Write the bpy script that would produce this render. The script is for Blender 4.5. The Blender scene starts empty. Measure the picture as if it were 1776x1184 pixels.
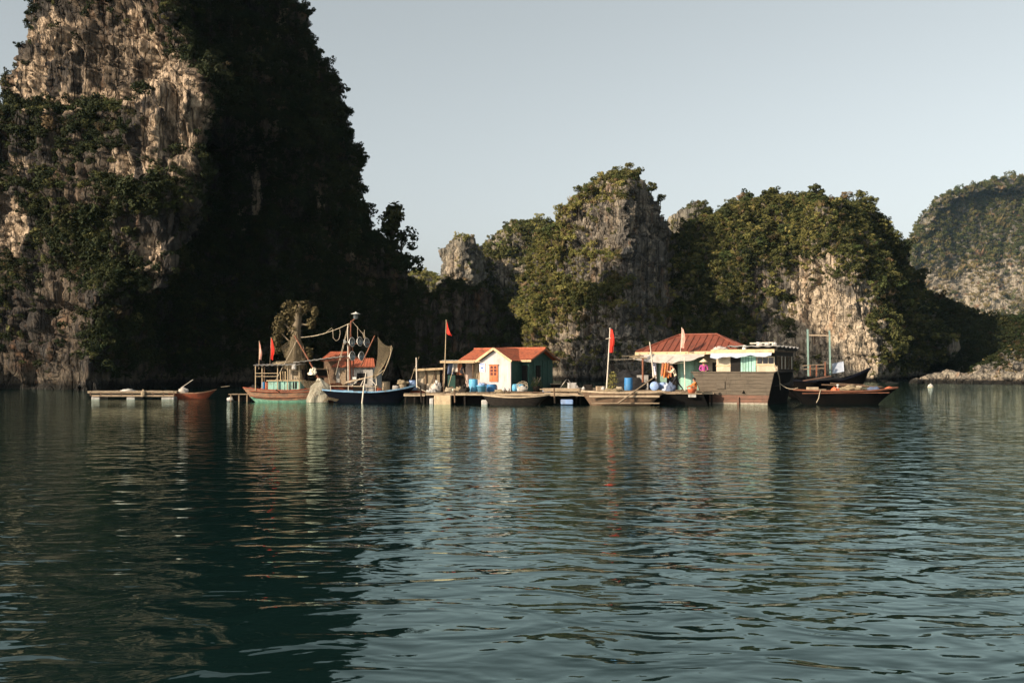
import bpy, math, random
import numpy as np
from mathutils import Vector, Matrix

scene = bpy.context.scene
R = math.radians
rng = np.random.default_rng(7)
random.seed(7)

# ------------------------------------------------------------------ camera, sky, sun, exposure
FPX = 1727.0            # focal length in pixels of the 1776 px wide photograph
HOR = 640.0             # its horizon row
CAMH = 2.2
cam_d = bpy.data.cameras.new('camera')
cam_d.sensor_width = 36.0
cam_d.lens = FPX / 1776 * 36.0
cam_d.shift_y = (HOR - 592) / 1776
cam_d.clip_start = 0.1
cam_d.clip_end = 6000
cam = bpy.data.objects.new('camera', cam_d)
scene.collection.objects.link(cam)
cam.location = (0, 0, CAMH)
cam.rotation_euler = (R(90), 0, 0)
scene.camera = cam

SUN_AZ = 56.0           # degrees to the left of straight behind the camera
SUN_EL = 23.0
world = bpy.data.worlds.new('World')
scene.world = world
world.use_nodes = True
wn = world.node_tree
bg = wn.nodes['Background']
sky = wn.nodes.new('ShaderNodeTexSky')
sky.sky_type = 'NISHITA'
sky.sun_disc = False
sky.sun_elevation = R(SUN_EL)
sky.sun_rotation = R(180 + SUN_AZ)
sky.altitude = 0
sky.air_density = 1.0
sky.dust_density = 2.2
sky.ozone_density = 0.7
hs = wn.nodes.new('ShaderNodeHueSaturation')
hs.inputs['Hue'].default_value = 0.462
hs.inputs['Saturation'].default_value = 0.27
wn.links.new(sky.outputs[0], hs.inputs['Color'])
wn.links.new(hs.outputs[0], bg.inputs[0])
bg.inputs[1].default_value = 0.103

sun_d = bpy.data.lights.new('sun', 'SUN')
sun_d.energy = 5.0
sun_d.angle = R(0.53)
sun_d.color = (1.0, 0.825, 0.63)
sun = bpy.data.objects.new('sun', sun_d)
scene.collection.objects.link(sun)
SUN = Vector((-math.sin(R(SUN_AZ)) * math.cos(R(SUN_EL)), -math.cos(R(SUN_AZ)) * math.cos(R(SUN_EL)), math.sin(R(SUN_EL))))
sun.rotation_euler = SUN.to_track_quat('Z', 'Y').to_euler()
sun.location = SUN * 300

vs = scene.view_settings
vs.view_transform = 'Standard'
vs.look = 'None'
vs.exposure = 0.68
vs.gamma = 1.0
vs.use_curve_mapping = False
scene.cycles.max_bounces = 6
scene.cycles.diffuse_bounces = 2
scene.cycles.glossy_bounces = 3
scene.cycles.transparent_max_bounces = 8
scene.cycles.volume_bounces = 0

# ------------------------------------------------------------------ helpers
def W(px, py, d):
    """a point of the photograph (1776 px wide) at d metres in front of the camera"""
    return Vector(((px - 888) / FPX * d, d, CAMH + (HOR - py) / FPX * d))

def tag(o, label=None, cat=None, group=None, kind=None):
    if label: o['label'] = label
    if cat: o['category'] = cat
    if group: o['group'] = group
    if kind: o['kind'] = kind
    return o

def thing(name, label, cat, loc=(0, 0, 0), rz=0.0, group=None):
    o = bpy.data.objects.new(name, None)
    o.empty_display_size = 0.2
    scene.collection.objects.link(o)
    o.location = loc
    o.rotation_euler = (0, 0, rz)
    return tag(o, label, cat, group)

def link_mesh(name, me, parent=None, loc=None):
    o = bpy.data.objects.new(name, me)
    scene.collection.objects.link(o)
    if parent is not None: o.parent = parent
    if loc is not None: o.location = loc
    return o

def copy_tree(o, parent=None):
    c = o.copy()
    scene.collection.objects.link(c)
    if parent is not None: c.parent = parent
    for ch in list(o.children):
        copy_tree(ch, c)
    return c

class MB:
    """collects shapes, links them as one mesh"""
    def __init__(s):
        s.v = []; s.f = []; s.sm = []
    def add(s, vs_, fs_, smooth=False):
        n = len(s.v)
        s.v.extend([tuple(p) for p in vs_])
        s.f.extend([tuple(i + n for i in f) for f in fs_])
        s.sm.extend([smooth] * len(fs_))
        return s
    def box(s, c, size, rot=None, taper=None):
        hx, hy, hz = size[0] / 2, size[1] / 2, size[2] / 2
        pts = [Vector((sx * hx, sy * hy, sz * hz)) for sz in (-1, 1) for sy in (-1, 1) for sx in (-1, 1)]
        if taper:
            for p in pts[4:]:
                p.x *= taper; p.y *= taper
        if rot is not None:
            pts = [rot @ p for p in pts]
        c = Vector(c)
        s.add([p + c for p in pts], [(0, 2, 3, 1), (4, 5, 7, 6), (0, 1, 5, 4), (2, 6, 7, 3), (0, 4, 6, 2), (1, 3, 7, 5)])
        return s
    def bar(s, a, b, w, h=None, up=(0, 0, 1)):
        """box from a to b, w wide, h high"""
        a = Vector(a); b = Vector(b); h = h or w
        d = b - a; L = d.length
        if L < 1e-6: return s
        x = d / L; u = Vector(up)
        if abs(x.dot(u)) > 0.95: u = Vector((0, 1, 0))
        y = u.cross(x).normalized(); z = x.cross(y)
        rot = Matrix((x, y, z)).transposed()
        return s.box((a + b) / 2, (L, w, h), rot)
    def cyl(s, a, b, r0, r1=None, n=10, caps=True):
        return s.tube([a, b], [r0, r0 if r1 is None else r1], n, caps)
    def tube(s, pts, r, n=6, caps=True):
        pts = [Vector(p) for p in pts]
        if not hasattr(r, '__len__'): r = [r] * len(pts)
        rings = []; prev = None
        for i, p in enumerate(pts):
            t = (pts[min(i + 1, len(pts) - 1)] - pts[max(i - 1, 0)])
            t = t.normalized() if t.length > 1e-9 else Vector((0, 0, 1))
            if prev is None:
                u = Vector((0, 0, 1)) if abs(t.z) < 0.9 else Vector((1, 0, 0))
                a1 = t.cross(u).normalized()
            else:
                a1 = prev - t * prev.dot(t)
                a1 = a1.normalized() if a1.length > 1e-6 else t.orthogonal().normalized()
            prev = a1
            b1 = t.cross(a1)
            rings.append([p + (a1 * math.cos(2 * math.pi * k / n) + b1 * math.sin(2 * math.pi * k / n)) * r[i] for k in range(n)])
        vs_ = [q for ring in rings for q in ring]
        fs_ = []
        for i in range(len(rings) - 1):
            for k in range(n):
                k2 = (k + 1) % n
                fs_.append((i * n + k, i * n + k2, (i + 1) * n + k2, (i + 1) * n + k))
        s.add(vs_, fs_, True)
        if caps:
            m = len(s.v)
            s.add(rings[0], [tuple(range(n - 1, -1, -1))])
            s.add(rings[-1], [tuple(range(n))])
        return s
    def lathe(s, prof, c=(0, 0, 0), n=20, axis='Z'):
        c = Vector(c); vs_ = []; fs_ = []
        for (r, z) in prof:
            for k in range(n):
                a = 2 * math.pi * k / n
                p = (r * math.cos(a), r * math.sin(a), z)
                if axis == 'X': p = (z, p[0], p[1])
                elif axis == 'Y': p = (p[0], z, p[1])
                vs_.append(Vector(p) + c)
        m = len(prof)
        for i in range(m - 1):
            for k in range(n):
                k2 = (k + 1) % n
                fs_.append((i * n + k, i * n + k2, (i + 1) * n + k2, (i + 1) * n + k))
        s.add(vs_, fs_, True)
        return s
    def sheet(s, fn, nu, nv, th=0.0, smooth=True):
        """grid surface fn(u,v) with u,v in 0..1, th thick downwards along its normal"""
        P = [[Vector(fn(i / nu, j / nv)) for j in range(nv + 1)] for i in range(nu + 1)]
        vs_ = [p for row in P for p in row]
        w = nv + 1
        fs_ = [(i * w + j, (i + 1) * w + j, (i + 1) * w + j + 1, i * w + j + 1) for i in range(nu) for j in range(nv)]
        if th:
            N = []
            for i in range(nu + 1):
                for j in range(nv + 1):
                    du = P[min(i + 1, nu)][j] - P[max(i - 1, 0)][j]
                    dv = P[i][min(j + 1, nv)] - P[i][max(j - 1, 0)]
                    n_ = du.cross(dv)
                    N.append(n_.normalized() if n_.length > 1e-9 else Vector((0, 0, 1)))
            k = len(vs_)
            back = [p - n_ * th for p, n_ in zip(vs_, N)]
            fb = [tuple(reversed([q + k for q in f])) for f in fs_]
            rim = []
            edge = [i * w for i in range(nu + 1)], [i * w + nv for i in range(nu + 1)], list(range(w)), [nu * w + j for j in range(w)]
            for e, flip in zip(edge, (0, 1, 1, 0)):
                for a, b in zip(e[:-1], e[1:]):
                    q = (a, a + k, b + k, b)
                    rim.append(tuple(reversed(q)) if flip == 0 else q)
            s.add(vs_ + back, fs_ + fb + rim, smooth)
        else:
            s.add(vs_, fs_, smooth)
        return s
    def prism(s, poly, h, origin=(0, 0, 0), ax=(1, 0, 0), ay=(0, 0, 1), az=(0, 1, 0)):
        """polygon in the plane ax, ay, extruded h along az"""
        o = Vector(origin); ax = Vector(ax); ay = Vector(ay); az = Vector(az)
        a = [o + ax * x + ay * y for x, y in poly]
        b = [p + az * h for p in a]
        n = len(poly)
        s.add(a + b, [tuple(range(n - 1, -1, -1)), tuple(range(n, 2 * n))] + [(i, (i + 1) % n, n + (i + 1) % n, n + i) for i in range(n)])
        return s
    def mesh(s, name, mat):
        me = bpy.data.meshes.new(name)
        me.from_pydata(s.v, [], s.f)
        me.polygons.foreach_set('use_smooth', s.sm)
        if mat is not None: me.materials.append(mat)
        me.update()
        return me
    def build(s, name, mat, parent=None, loc=None):
        return link_mesh(name, s.mesh(name, mat), parent, loc)

# gradient noise on numpy arrays
_perm = np.random.default_rng(11).permutation(256).astype(np.int64)
_perm = np.concatenate([_perm, _perm])
_grad = np.random.default_rng(12).normal(size=(256, 3))
_grad /= np.linalg.norm(_grad, axis=1)[:, None]
def pnoise(P):
    P = np.asarray(P, dtype=np.float64)
    I = np.floor(P).astype(np.int64); Fr = P - I; I &= 255
    U = Fr * Fr * Fr * (Fr * (Fr * 6 - 15) + 10)
    out = np.zeros(len(P))
    for dx in (0, 1):
        wx = U[:, 0] if dx else 1 - U[:, 0]
        for dy in (0, 1):
            wy = U[:, 1] if dy else 1 - U[:, 1]
            for dz in (0, 1):
                wz = U[:, 2] if dz else 1 - U[:, 2]
                h = _perm[_perm[_perm[(I[:, 0] + dx) & 255] + ((I[:, 1] + dy) & 255)] + ((I[:, 2] + dz) & 255)]
                g = _grad[h]
                out += wx * wy * wz * (g[:, 0] * (Fr[:, 0] - dx) + g[:, 1] * (Fr[:, 1] - dy) + g[:, 2] * (Fr[:, 2] - dz))
    return out * 1.6
def fbm(P, octv=3, gain=0.5):
    a = 1.0; s = 0; P = np.array(P, dtype=float)
    for _ in range(octv):
        s = s + a * pnoise(P); P = P * 2.03 + 17.3; a *= gain
    return s
def ridged(P, octv=2):
    a = 1.0; s = 0; P = np.array(P, dtype=float)
    for _ in range(octv):
        s = s + a * (1 - 2 * np.abs(pnoise(P))); P = P * 2.1 + 9.7; a *= 0.5
    return s

# ------------------------------------------------------------------ materials
def new_mat(name):
    m = bpy.data.materials.new(name); m.use_nodes = True
    nt = m.node_tree
    return m, nt, nt.nodes['Principled BSDF']
def N(nt, typ, **kw):
    n = nt.nodes.new(typ)
    for k, v in kw.items():
        if k in n.inputs: n.inputs[k].default_value = v
        else: setattr(n, k, v)
    return n
def LK(nt, a, b): nt.links.new(a, b)
def rgba(c): return (c[0], c[1], c[2], 1.0)
def noise_tex(nt, scale=1.0, stretch=(1, 1, 1), detail=4.0, rough=0.55, coord='Object', rot=(0, 0, 0), dist=0.0):
    if coord == 'Position':
        src = N(nt, 'ShaderNodeNewGeometry').outputs['Position']
    else:
        src = N(nt, 'ShaderNodeTexCoord').outputs[coord]
    mp = N(nt, 'ShaderNodeMapping')
    mp.inputs['Scale'].default_value = stretch
    mp.inputs['Rotation'].default_value = rot
    LK(nt, src, mp.inputs['Vector'])
    t = N(nt, 'ShaderNodeTexNoise')
    t.inputs['Scale'].default_value = scale
    t.inputs['Detail'].default_value = detail
    t.inputs['Roughness'].default_value = rough
    t.inputs['Distortion'].default_value = dist
    LK(nt, mp.outputs[0], t.inputs['Vector'])
    return t.outputs['Fac']
def ramp(nt, fac, p0, p1, c0=(0, 0, 0), c1=(1, 1, 1)):
    r = N(nt, 'ShaderNodeValToRGB')
    e = r.color_ramp.elements
    e[0].position = p0; e[0].color = rgba(c0)
    e[1].position = p1; e[1].color = rgba(c1)
    LK(nt, fac, r.inputs[0])
    return r.outputs[0]
def mix(nt, fac, a, b, mode='MIX'):
    m = N(nt, 'ShaderNodeMix', data_type='RGBA', blend_type=mode)
    for s_, v in ((0, fac), (6, a), (7, b)):
        if hasattr(v, 'node'): LK(nt, v, m.inputs[s_])
        elif s_ == 0: m.inputs[0].default_value = v
        else: m.inputs[s_].default_value = rgba(v)
    return m.outputs[2]
def math_(nt, op, a, b=0.0):
    m = N(nt, 'ShaderNodeMath', operation=op)
    for i, v in enumerate((a, b)):
        if hasattr(v, 'node'): LK(nt, v, m.inputs[i])
        else: m.inputs[i].default_value = v
    return m.outputs[0]
def bump(nt, bsdf, h, strength=0.5, dist=0.02):
    b = N(nt, 'ShaderNodeBump')
    b.inputs['Strength'].default_value = strength
    b.inputs['Distance'].default_value = dist
    LK(nt, h, b.inputs['Height'])
    LK(nt, b.outputs[0], bsdf.inputs['Normal'])

MATS = {}
def mat(name, c1, c2=None, scale=4.0, stretch=(1, 1, 1), rough=0.8, spec=0.22, bmp=0.3, dist=0.015, metal=0.0, lo=0.35, hi=0.65, grime=None):
    """weathered surface: two colours mottled by noise, optional stains, fine relief"""
    if name in MATS: return MATS[name]
    m, nt, b = new_mat(name)
    c2 = c2 or tuple(x * 0.7 for x in c1)
    n1 = noise_tex(nt, scale, stretch, 5.0, 0.6)
    col = mix(nt, ramp(nt, n1, lo, hi), c1, c2)
    if grime:
        n2 = noise_tex(nt, scale * 0.45, (1, 1, 0.5), 6.0, 0.7, rot=(0.3, 0.5, 0.9))
        col = mix(nt, ramp(nt, n2, 0.52, 0.70), col, grime)
    LK(nt, col, b.inputs['Base Color'])
    b.inputs['Roughness'].default_value = rough
    b.inputs['Metallic'].default_value = metal
    b.inputs['Specular IOR Level'].default_value = spec if not metal else 0.5
    if bmp:
        n3 = noise_tex(nt, scale * 4, stretch, 4.0, 0.6)
        bump(nt, b, n3, bmp, dist)
    MATS[name] = m
    return m
# ------------------------------------------------------------------ water
def make_water():
    m, nt, b = new_mat('water')
    # wavelets with short crests, finer ripples, and lanes where a breeze ruffles the surface
    a1 = noise_tex(nt, 1.55, (0.62, 1.0, 1), 2.0, 0.4, 'Position', (0, 0, R(16)), 0.9)
    a2 = noise_tex(nt, 3.6, (0.65, 1.0, 1), 1.5, 0.5, 'Position', (0, 0, R(-9)), 0.4)
    a3 = noise_tex(nt, 9.0, (0.6, 1.0, 1), 2.0, 0.5, 'Position', (0, 0, R(5)))
    lanes = ramp(nt, noise_tex(nt, 0.045, (0.3, 1.5, 1), 3.0, 0.5, 'Position', (0, 0, R(4))), 0.40, 0.66)
    h = math_(nt, 'MULTIPLY', a1, 0.052)
    h = math_(nt, 'ADD', h, math_(nt, 'MULTIPLY', a2, 0.012))
    rip = math_(nt, 'MULTIPLY', a3, math_(nt, 'ADD', math_(nt, 'MULTIPLY', lanes, 0.0060), 0.0008))
    h = math_(nt, 'ADD', h, rip)
    # sky and cliffs mirrored over a dark green body
    bn = N(nt, 'ShaderNodeBump'); bn.inputs['Strength'].default_value = 1.0; bn.inputs['Distance'].default_value = 1.0
    LK(nt, h, bn.inputs['Height'])
    fr = N(nt, 'ShaderNodeFresnel'); fr.inputs['IOR'].default_value = 1.41; LK(nt, bn.outputs[0], fr.inputs['Normal'])
    df = N(nt, 'ShaderNodeBsdfDiffuse'); df.inputs['Color'].default_value = (0.0034, 0.0115, 0.0108, 1)
    gl = N(nt, 'ShaderNodeBsdfGlossy'); gl.inputs['Color'].default_value = (0.82, 1.0, 0.96, 1); gl.inputs['Roughness'].default_value = 0.03
    LK(nt, bn.outputs[0], gl.inputs['Normal'])
    ms = N(nt, 'ShaderNodeMixShader'); LK(nt, fr.outputs[0], ms.inputs[0]); LK(nt, df.outputs[0], ms.inputs[1]); LK(nt, gl.outputs[0], ms.inputs[2])
    LK(nt, ms.outputs[0], nt.nodes['Material Output'].inputs['Surface'])
    nt.nodes.remove(b)
    mb = MB()
    xs = np.linspace(-800, 1300, 19); ys = np.linspace(-150, 1500, 19)
    v = [(x, y, 0.0) for y in ys for x in xs]
    f = [(j * 19 + i, j * 19 + i + 1, (j + 1) * 19 + i + 1, (j + 1) * 19 + i) for j in range(18) for i in range(18)]
    mb.add(v, f, True)
    o = mb.build('water', m)
    tag(o, 'dark green rippled bay water reflecting cliffs and sky', None, None, 'structure')
make_water()

# ------------------------------------------------------------------ limestone
def rock_mat(name, dark, mid, tan, palec, streak=0.5, sc=1.0):
    m, nt, b = new_mat(name)
    big = noise_tex(nt, 0.11 * sc, (1, 1, 0.6), 5.0, 0.6, 'Position')
    med = noise_tex(nt, 0.55 * sc, (1, 1, 0.28), 6.0, 0.65, 'Position')
    stk = noise_tex(nt, 0.9 * sc, (1, 1, 0.07), 5.0, 0.6, 'Position')
    fin = noise_tex(nt, 2.6 * sc, (1, 1, 0.35), 5.0, 0.7, 'Position')
    vo = N(nt, 'ShaderNodeTexVoronoi', feature='DISTANCE_TO_EDGE')
    mpv = N(nt, 'ShaderNodeMapping'); mpv.inputs['Scale'].default_value = (0.75 * sc, 0.75 * sc, 0.045 * sc)
    LK(nt, N(nt, 'ShaderNodeNewGeometry').outputs['Position'], mpv.inputs['Vector'])
    nv = N(nt, 'ShaderNodeTexNoise'); nv.inputs['Scale'].default_value = 1.3 * sc; nv.inputs['Detail'].default_value = 6
    LK(nt, N(nt, 'ShaderNodeNewGeometry').outputs['Position'], nv.inputs['Vector'])
    va = N(nt, 'ShaderNodeVectorMath', operation='MULTIPLY_ADD'); LK(nt, nv.outputs['Color'], va.inputs[0]); va.inputs[1].default_value = (0.34, 0.34, 0.10); LK(nt, mpv.outputs[0], va.inputs[2])
    LK(nt, va.outputs[0], vo.inputs['Vector']); vo.inputs['Scale'].default_value = 1.0
    jnt = ramp(nt, vo.outputs['Distance'], 0.0, 0.07)
    beds = noise_tex(nt, 0.7 * sc, (0.05, 0.05, 1.0), 3.0, 0.6, 'Position', (R(5), R(-7), 0))
    col = mix(nt, ramp(nt, med, 0.36, 0.64), dark, mid)
    col = mix(nt, ramp(nt, big, 0.45, 0.62), col, mix(nt, ramp(nt, fin, 0.3, 0.7), mid, tan))
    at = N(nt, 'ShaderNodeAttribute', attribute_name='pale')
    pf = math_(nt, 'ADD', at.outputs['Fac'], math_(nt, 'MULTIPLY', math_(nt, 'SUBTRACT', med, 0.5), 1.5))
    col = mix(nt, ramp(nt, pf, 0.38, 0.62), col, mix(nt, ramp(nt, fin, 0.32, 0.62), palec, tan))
    col = mix(nt, math_(nt, 'MULTIPLY', ramp(nt, stk, 0.50, 0.62), streak), col, (dark[0] * .55, dark[1] * .55, dark[2] * .6))
    rst = noise_tex(nt, 0.38 * sc, (1, 1, 0.22), 5.0, 0.65, 'Position', (0.2, 0.1, 0))
    col = mix(nt, math_(nt, 'MULTIPLY', ramp(nt, rst, 0.56, 0.70), 0.55), col, (tan[0] * .85, tan[1] * .55, tan[2] * .38))
    blk_ = noise_tex(nt, 1.5 * sc, (1, 1, 0.045), 6.0, 0.65, 'Position', (0.02, 0.03, 0.4))
    col = mix(nt, math_(nt, 'MULTIPLY', ramp(nt, blk_, 0.53, 0.60), 0.7), col, (dark[0] * .6, dark[1] * .62, dark[2] * .68))
    col = mix(nt, math_(nt, 'ADD', math_(nt, 'MULTIPLY', jnt, 0.6), 0.4), (dark[0] * .4, dark[1] * .4, dark[2] * .4), col)
    tide = N(nt, 'ShaderNodeSeparateXYZ'); LK(nt, N(nt, 'ShaderNodeNewGeometry').outputs['Position'], tide.inputs[0])
    tz = math_(nt, 'ADD', tide.outputs[2], math_(nt, 'MULTIPLY', fin, 0.8))
    col = mix(nt, ramp(nt, math_(nt, 'MULTIPLY', tz, 0.5), 0.45, 0.62), (0.02, 0.018, 0.014), col)
    crust = math_(nt, 'MULTIPLY', ramp(nt, math_(nt, 'MULTIPLY', tz, 0.25), 0.33, 0.38), ramp(nt, math_(nt, 'MULTIPLY', tz, 0.25), 0.50, 0.62, (1, 1, 1), (0, 0, 0)))
    col = mix(nt, math_(nt, 'MULTIPLY', crust, ramp(nt, fin, 0.40, 0.60)), col, (mid[0] * 1.5, mid[1] * 1.45, mid[2] * 1.35))
    LK(nt, col, b.inputs['Base Color'])
    b.inputs['Roughness'].default_value = 0.9
    b.inputs['Specular IOR Level'].default_value = 0.2
    hgt = math_(nt, 'ADD', math_(nt, 'MULTIPLY', med, 0.9), math_(nt, 'MULTIPLY', fin, 0.5))
    hgt = math_(nt, 'ADD', hgt, math_(nt, 'MULTIPLY', stk, 0.7))
    hgt = math_(nt, 'ADD', hgt, math_(nt, 'MULTIPLY', beds, 0.5))
    hgt = math_(nt, 'ADD', hgt, math_(nt, 'MULTIPLY', jnt, 0.28))
    bump(nt, b, hgt, 1.0, 1.5)
    return m

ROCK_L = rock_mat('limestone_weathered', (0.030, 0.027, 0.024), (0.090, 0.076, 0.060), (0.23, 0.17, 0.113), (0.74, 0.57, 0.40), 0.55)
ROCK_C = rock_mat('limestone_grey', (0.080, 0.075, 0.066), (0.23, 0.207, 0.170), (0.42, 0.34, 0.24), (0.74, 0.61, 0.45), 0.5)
ROCK_F = rock_mat('limestone_far', (0.09, 0.085, 0.07), (0.18, 0.165, 0.13), (0.28, 0.24, 0.175), (0.40, 0.34, 0.255), 0.4, 0.6)

def smooth(a, b, x):
    t = np.clip((x - a) / (b - a), 0, 1)
    return t * t * (3 - 2 * t)

def px_of(P):
    return 888 + P[:, 0] / P[:, 1] * FPX, HOR - (P[:, 2] - CAMH) / P[:, 1] * FPX

def field(P, ells, wob=0.35, seed=0.0):
    """soft patches of the rock face, each an ellipse (px, py, rx, ry, turn, weight) with a ragged edge"""
    out = np.zeros(len(P))
    if not ells: return out
    px, py = px_of(P)
    nz = fbm(P * np.array([0.45, 0.45, 0.25]) + seed, 3) * wob * 1.4
    for (cx, cy, rx, ry, rot, w) in ells:
        a = R(rot); dx = px - cx; dy = py - cy
        u = (dx * math.cos(a) + dy * math.sin(a)) / rx
        v = (-dx * math.sin(a) + dy * math.cos(a)) / ry
        out = np.maximum(out, w * smooth(1.25, 0.7, np.sqrt(u * u + v * v) + nz))
    return out

def karst(name, label, prof, plan, d0, rock, sky=None, nth=300, nz=150, front=None, amp=(2.5, 0.9, 0.35, 0.6),
          lob=13.0, lean=0.0, cap=2.0, pale=None, kind='structure', flute=(2.4, 11.0), seed=0.0, base=670):
    """a limestone tower: closed plan curve per height, swept up the profile, carved by noise"""
    prof = np.array(prof, float)[np.argsort(np.array(prof, float)[:, 0])]
    ztop = CAMH + (HOR - prof[0, 0]) / FPX * d0
    zr = np.concatenate([np.linspace(-2.0, 3.0, 8)[:-1], np.linspace(3.0, ztop, nz)])
    pyr = HOR - (zr - CAMH) / d0 * FPX
    Lp = np.interp(pyr, prof[:, 0], prof[:, 1]); Rp = np.interp(pyr, prof[:, 0], prof[:, 2])
    K = len(plan)
    C = np.zeros((len(zr), K, 2))
    hfrac = np.clip(zr / ztop, 0, 1)
    for k, p in enumerate(plan):
        fx, dd = p[0], p[1]
        if len(p) > 2:                           # an edge of the tower with a course of its own
            tb = np.array(p[2], float); pxk = np.interp(pyr, tb[:, 0], tb[:, 1])
        else:
            pxk = Lp + fx * (Rp - Lp)
        dk = d0 + dd * (1 - 0.25 * hfrac) + lean * np.clip(zr, 0, None) * (1 if dd < 5 else -0.3)
        C[:, k, 0] = (pxk - 888) / FPX * dk
        C[:, k, 1] = dk
    nf = front or K
    # samples: 4/5 of them on the faces in view
    n1 = int(nth * 0.82)
    u = np.concatenate([np.linspace(0, nf - 1, n1, endpoint=False), np.linspace(nf - 1, K, nth - n1, endpoint=False)]) if nf < K else np.linspace(0, K, nth, endpoint=False)
    k0 = np.floor(u).astype(int); t = u - k0
    w = [(-t + 2 * t * t - t ** 3) / 2, (2 - 5 * t * t + 3 * t ** 3) / 2, (t + 4 * t * t - 3 * t ** 3) / 2, (-t * t + t ** 3) / 2]
    XY = sum(C[:, (k0 + q - 1) % K, :] * w[q][None, :, None] for q in range(4))
    Z = np.repeat(zr[:, None], nth, 1)
    # the domed cap
    ncap = 16
    cen = XY[-1].mean(0)
    capXY, capZ = [], []
    for i in range(1, ncap + 1):
        s = i / ncap * 0.985
        capXY.append(XY[-1] + (cen - XY[-1]) * s)
        capZ.append(np.full(nth, ztop + cap * (1 - (1 - s) ** 2)))
    XY = np.concatenate([XY, np.array(capXY)]); Z = np.concatenate([Z, np.array(capZ)])
    if sky is not None:
        sk = np.array(sky, float)
        px = 888 + XY[..., 0] / XY[..., 1] * FPX
        zs = CAMH + (HOR - np.interp(px, sk[:, 0], sk[:, 1])) / FPX * d0
        Z = np.where(Z > 0, Z * np.maximum(zs, 0.5) / ztop, Z)
    G = np.dstack([XY, Z])
    def normals(G):
        du = np.roll(G, -1, 1) - np.roll(G, 1, 1)
        dv = np.empty_like(G); dv[1:-1] = G[2:] - G[:-2]; dv[0] = G[1] - G[0]; dv[-1] = G[-1] - G[-2]
        n = np.cross(du, dv)
        l = np.linalg.norm(n, axis=2, keepdims=True)
        return n / np.maximum(l, 1e-9), l[..., 0]
    Nn, _ = normals(G)
    P = G.reshape(-1, 3) + seed * 7.31
    a1, a2, a3, a4 = amp
    d = a1 * fbm(P / np.array([lob, lob, lob * 1.5]), 3)
    fl = ridged(P / np.array([flute[0], flute[0], flute[1]]), 2)
    msk = smooth(-0.35, 0.35, pnoise(P / 9.0 + 31.7))
    d += a2 * fl * (0.35 + 0.65 * msk)
    zb = P[:, 2] + 1.2 * pnoise(P / 14.0 + 5.1) + 0.10 * P[:, 0]
    bed = pnoise(np.stack([zb / 2.3, zb * 0 + 3.3, P[:, 0] / 40], 1))
    d += a4 * np.sign(bed) * np.abs(bed) ** 0.5 * 0.8
    blk = pnoise(P / np.array([2.6, 2.6, 5.6]) + 77.0) + 0.25 * pnoise(P / np.array([.9, .9, 2.2]) + 7.0)
    d += a4 * 1.25 * np.round(blk * 2.6) / 2.6
    col_ = pnoise(np.stack([P[:, 0] / 1.1, P[:, 1] / 1.1, P[:, 2] / 16.0], 1) + 41.0)
    d += a2 * 0.8 * np.round(col_ * 2.5) / 2.5
    d += a3 * 1.2 * fbm(P / np.array([0.8, 0.8, 1.3]), 2)
    jn = pnoise(P / np.array([flute[0] * 1.5, flute[0] * 1.5, flute[1] * 1.8]) + 3.9)        # open vertical joints
    d -= 1.1 * a2 * np.exp(-(jn / 0.07) ** 2)
    jb = pnoise(np.stack([zb / 4.2 + 9.1, P[:, 0] / 60, P[:, 1] / 60], 1))                      # parted beds
    d -= 0.8 * a2 * np.exp(-(jb / 0.05) ** 2) * (pnoise(P / 8.0 + 55.0) > -0.15)
    d += 0.45 * a2 * np.sign(pnoise(P / np.array([1.3, 1.3, 3.6]) + 13.0))
    Zf = G.reshape(-1, 3)[:, 2]
    d -= 0.9 * np.exp(-((Zf - 0.5) / 0.7) ** 2)        # the notch the tides have cut
    d = d.reshape(G.shape[:2])
    G2 = G + Nn * d[..., None]
    zt_ = (CAMH + (HOR - np.interp(np.linspace(prof[0, 1], prof[0, 2], 40), np.array(sky, float)[:, 0], np.array(sky, float)[:, 1]).min()) / FPX * d0 if sky is not None else ztop) - 0.7 * d0 / 190
    zz_ = G2[..., 2]; G2[..., 2] = np.where(zz_ > 0, zz_ * zt_ / zz_.max(), zz_)
    N2, A2 = normals(G2)
    nr = G2.shape[0]
    V = G2.reshape(-1, 3)
    V = np.concatenate([V, G2[-1].mean(0)[None] + np.array([[0, 0, 0.1]])])
    i = np.arange(nr - 1)[:, None] * nth; j = np.arange(nth)[None, :]; j2 = (j + 1) % nth
    F = np.stack([i + j, i + j2, i + nth + j2, i + nth + j], -1).reshape(-1, 4)
    T = np.stack([(nr - 1) * nth + np.arange(nth), (nr - 1) * nth + (np.arange(nth) + 1) % nth, np.full(nth, nr * nth)], -1)
    me = bpy.data.meshes.new(name)
    nF, nT = len(F), len(T)
    me.vertices.add(len(V)); me.loops.add(nF * 4 + nT * 3); me.polygons.add(nF + nT)
    me.vertices.foreach_set('co', V.ravel().astype(np.float32))
    me.loops.foreach_set('vertex_index', np.concatenate([F.ravel(), T.ravel()]).astype(np.int32))
    me.polygons.foreach_set('loop_start', np.concatenate([np.arange(nF) * 4, nF * 4 + np.arange(nT) * 3]).astype(np.int32))
    me.update(calc_edges=True)
    me.polygons.foreach_set('use_smooth', np.ones(nF + nT, dtype=bool))
    at = me.attributes.new('pale', 'FLOAT', 'POINT')
    at.data.foreach_set('value', field(V, pale, seed=seed).astype(np.float32))
    me.materials.append(rock)
    o = link_mesh(name, me)
    tag(o, label, None, None, kind)
    return dict(P=G2.reshape(-1, 3), N=N2.reshape(-1, 3), A=A2.reshape(-1), o=o)

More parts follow.
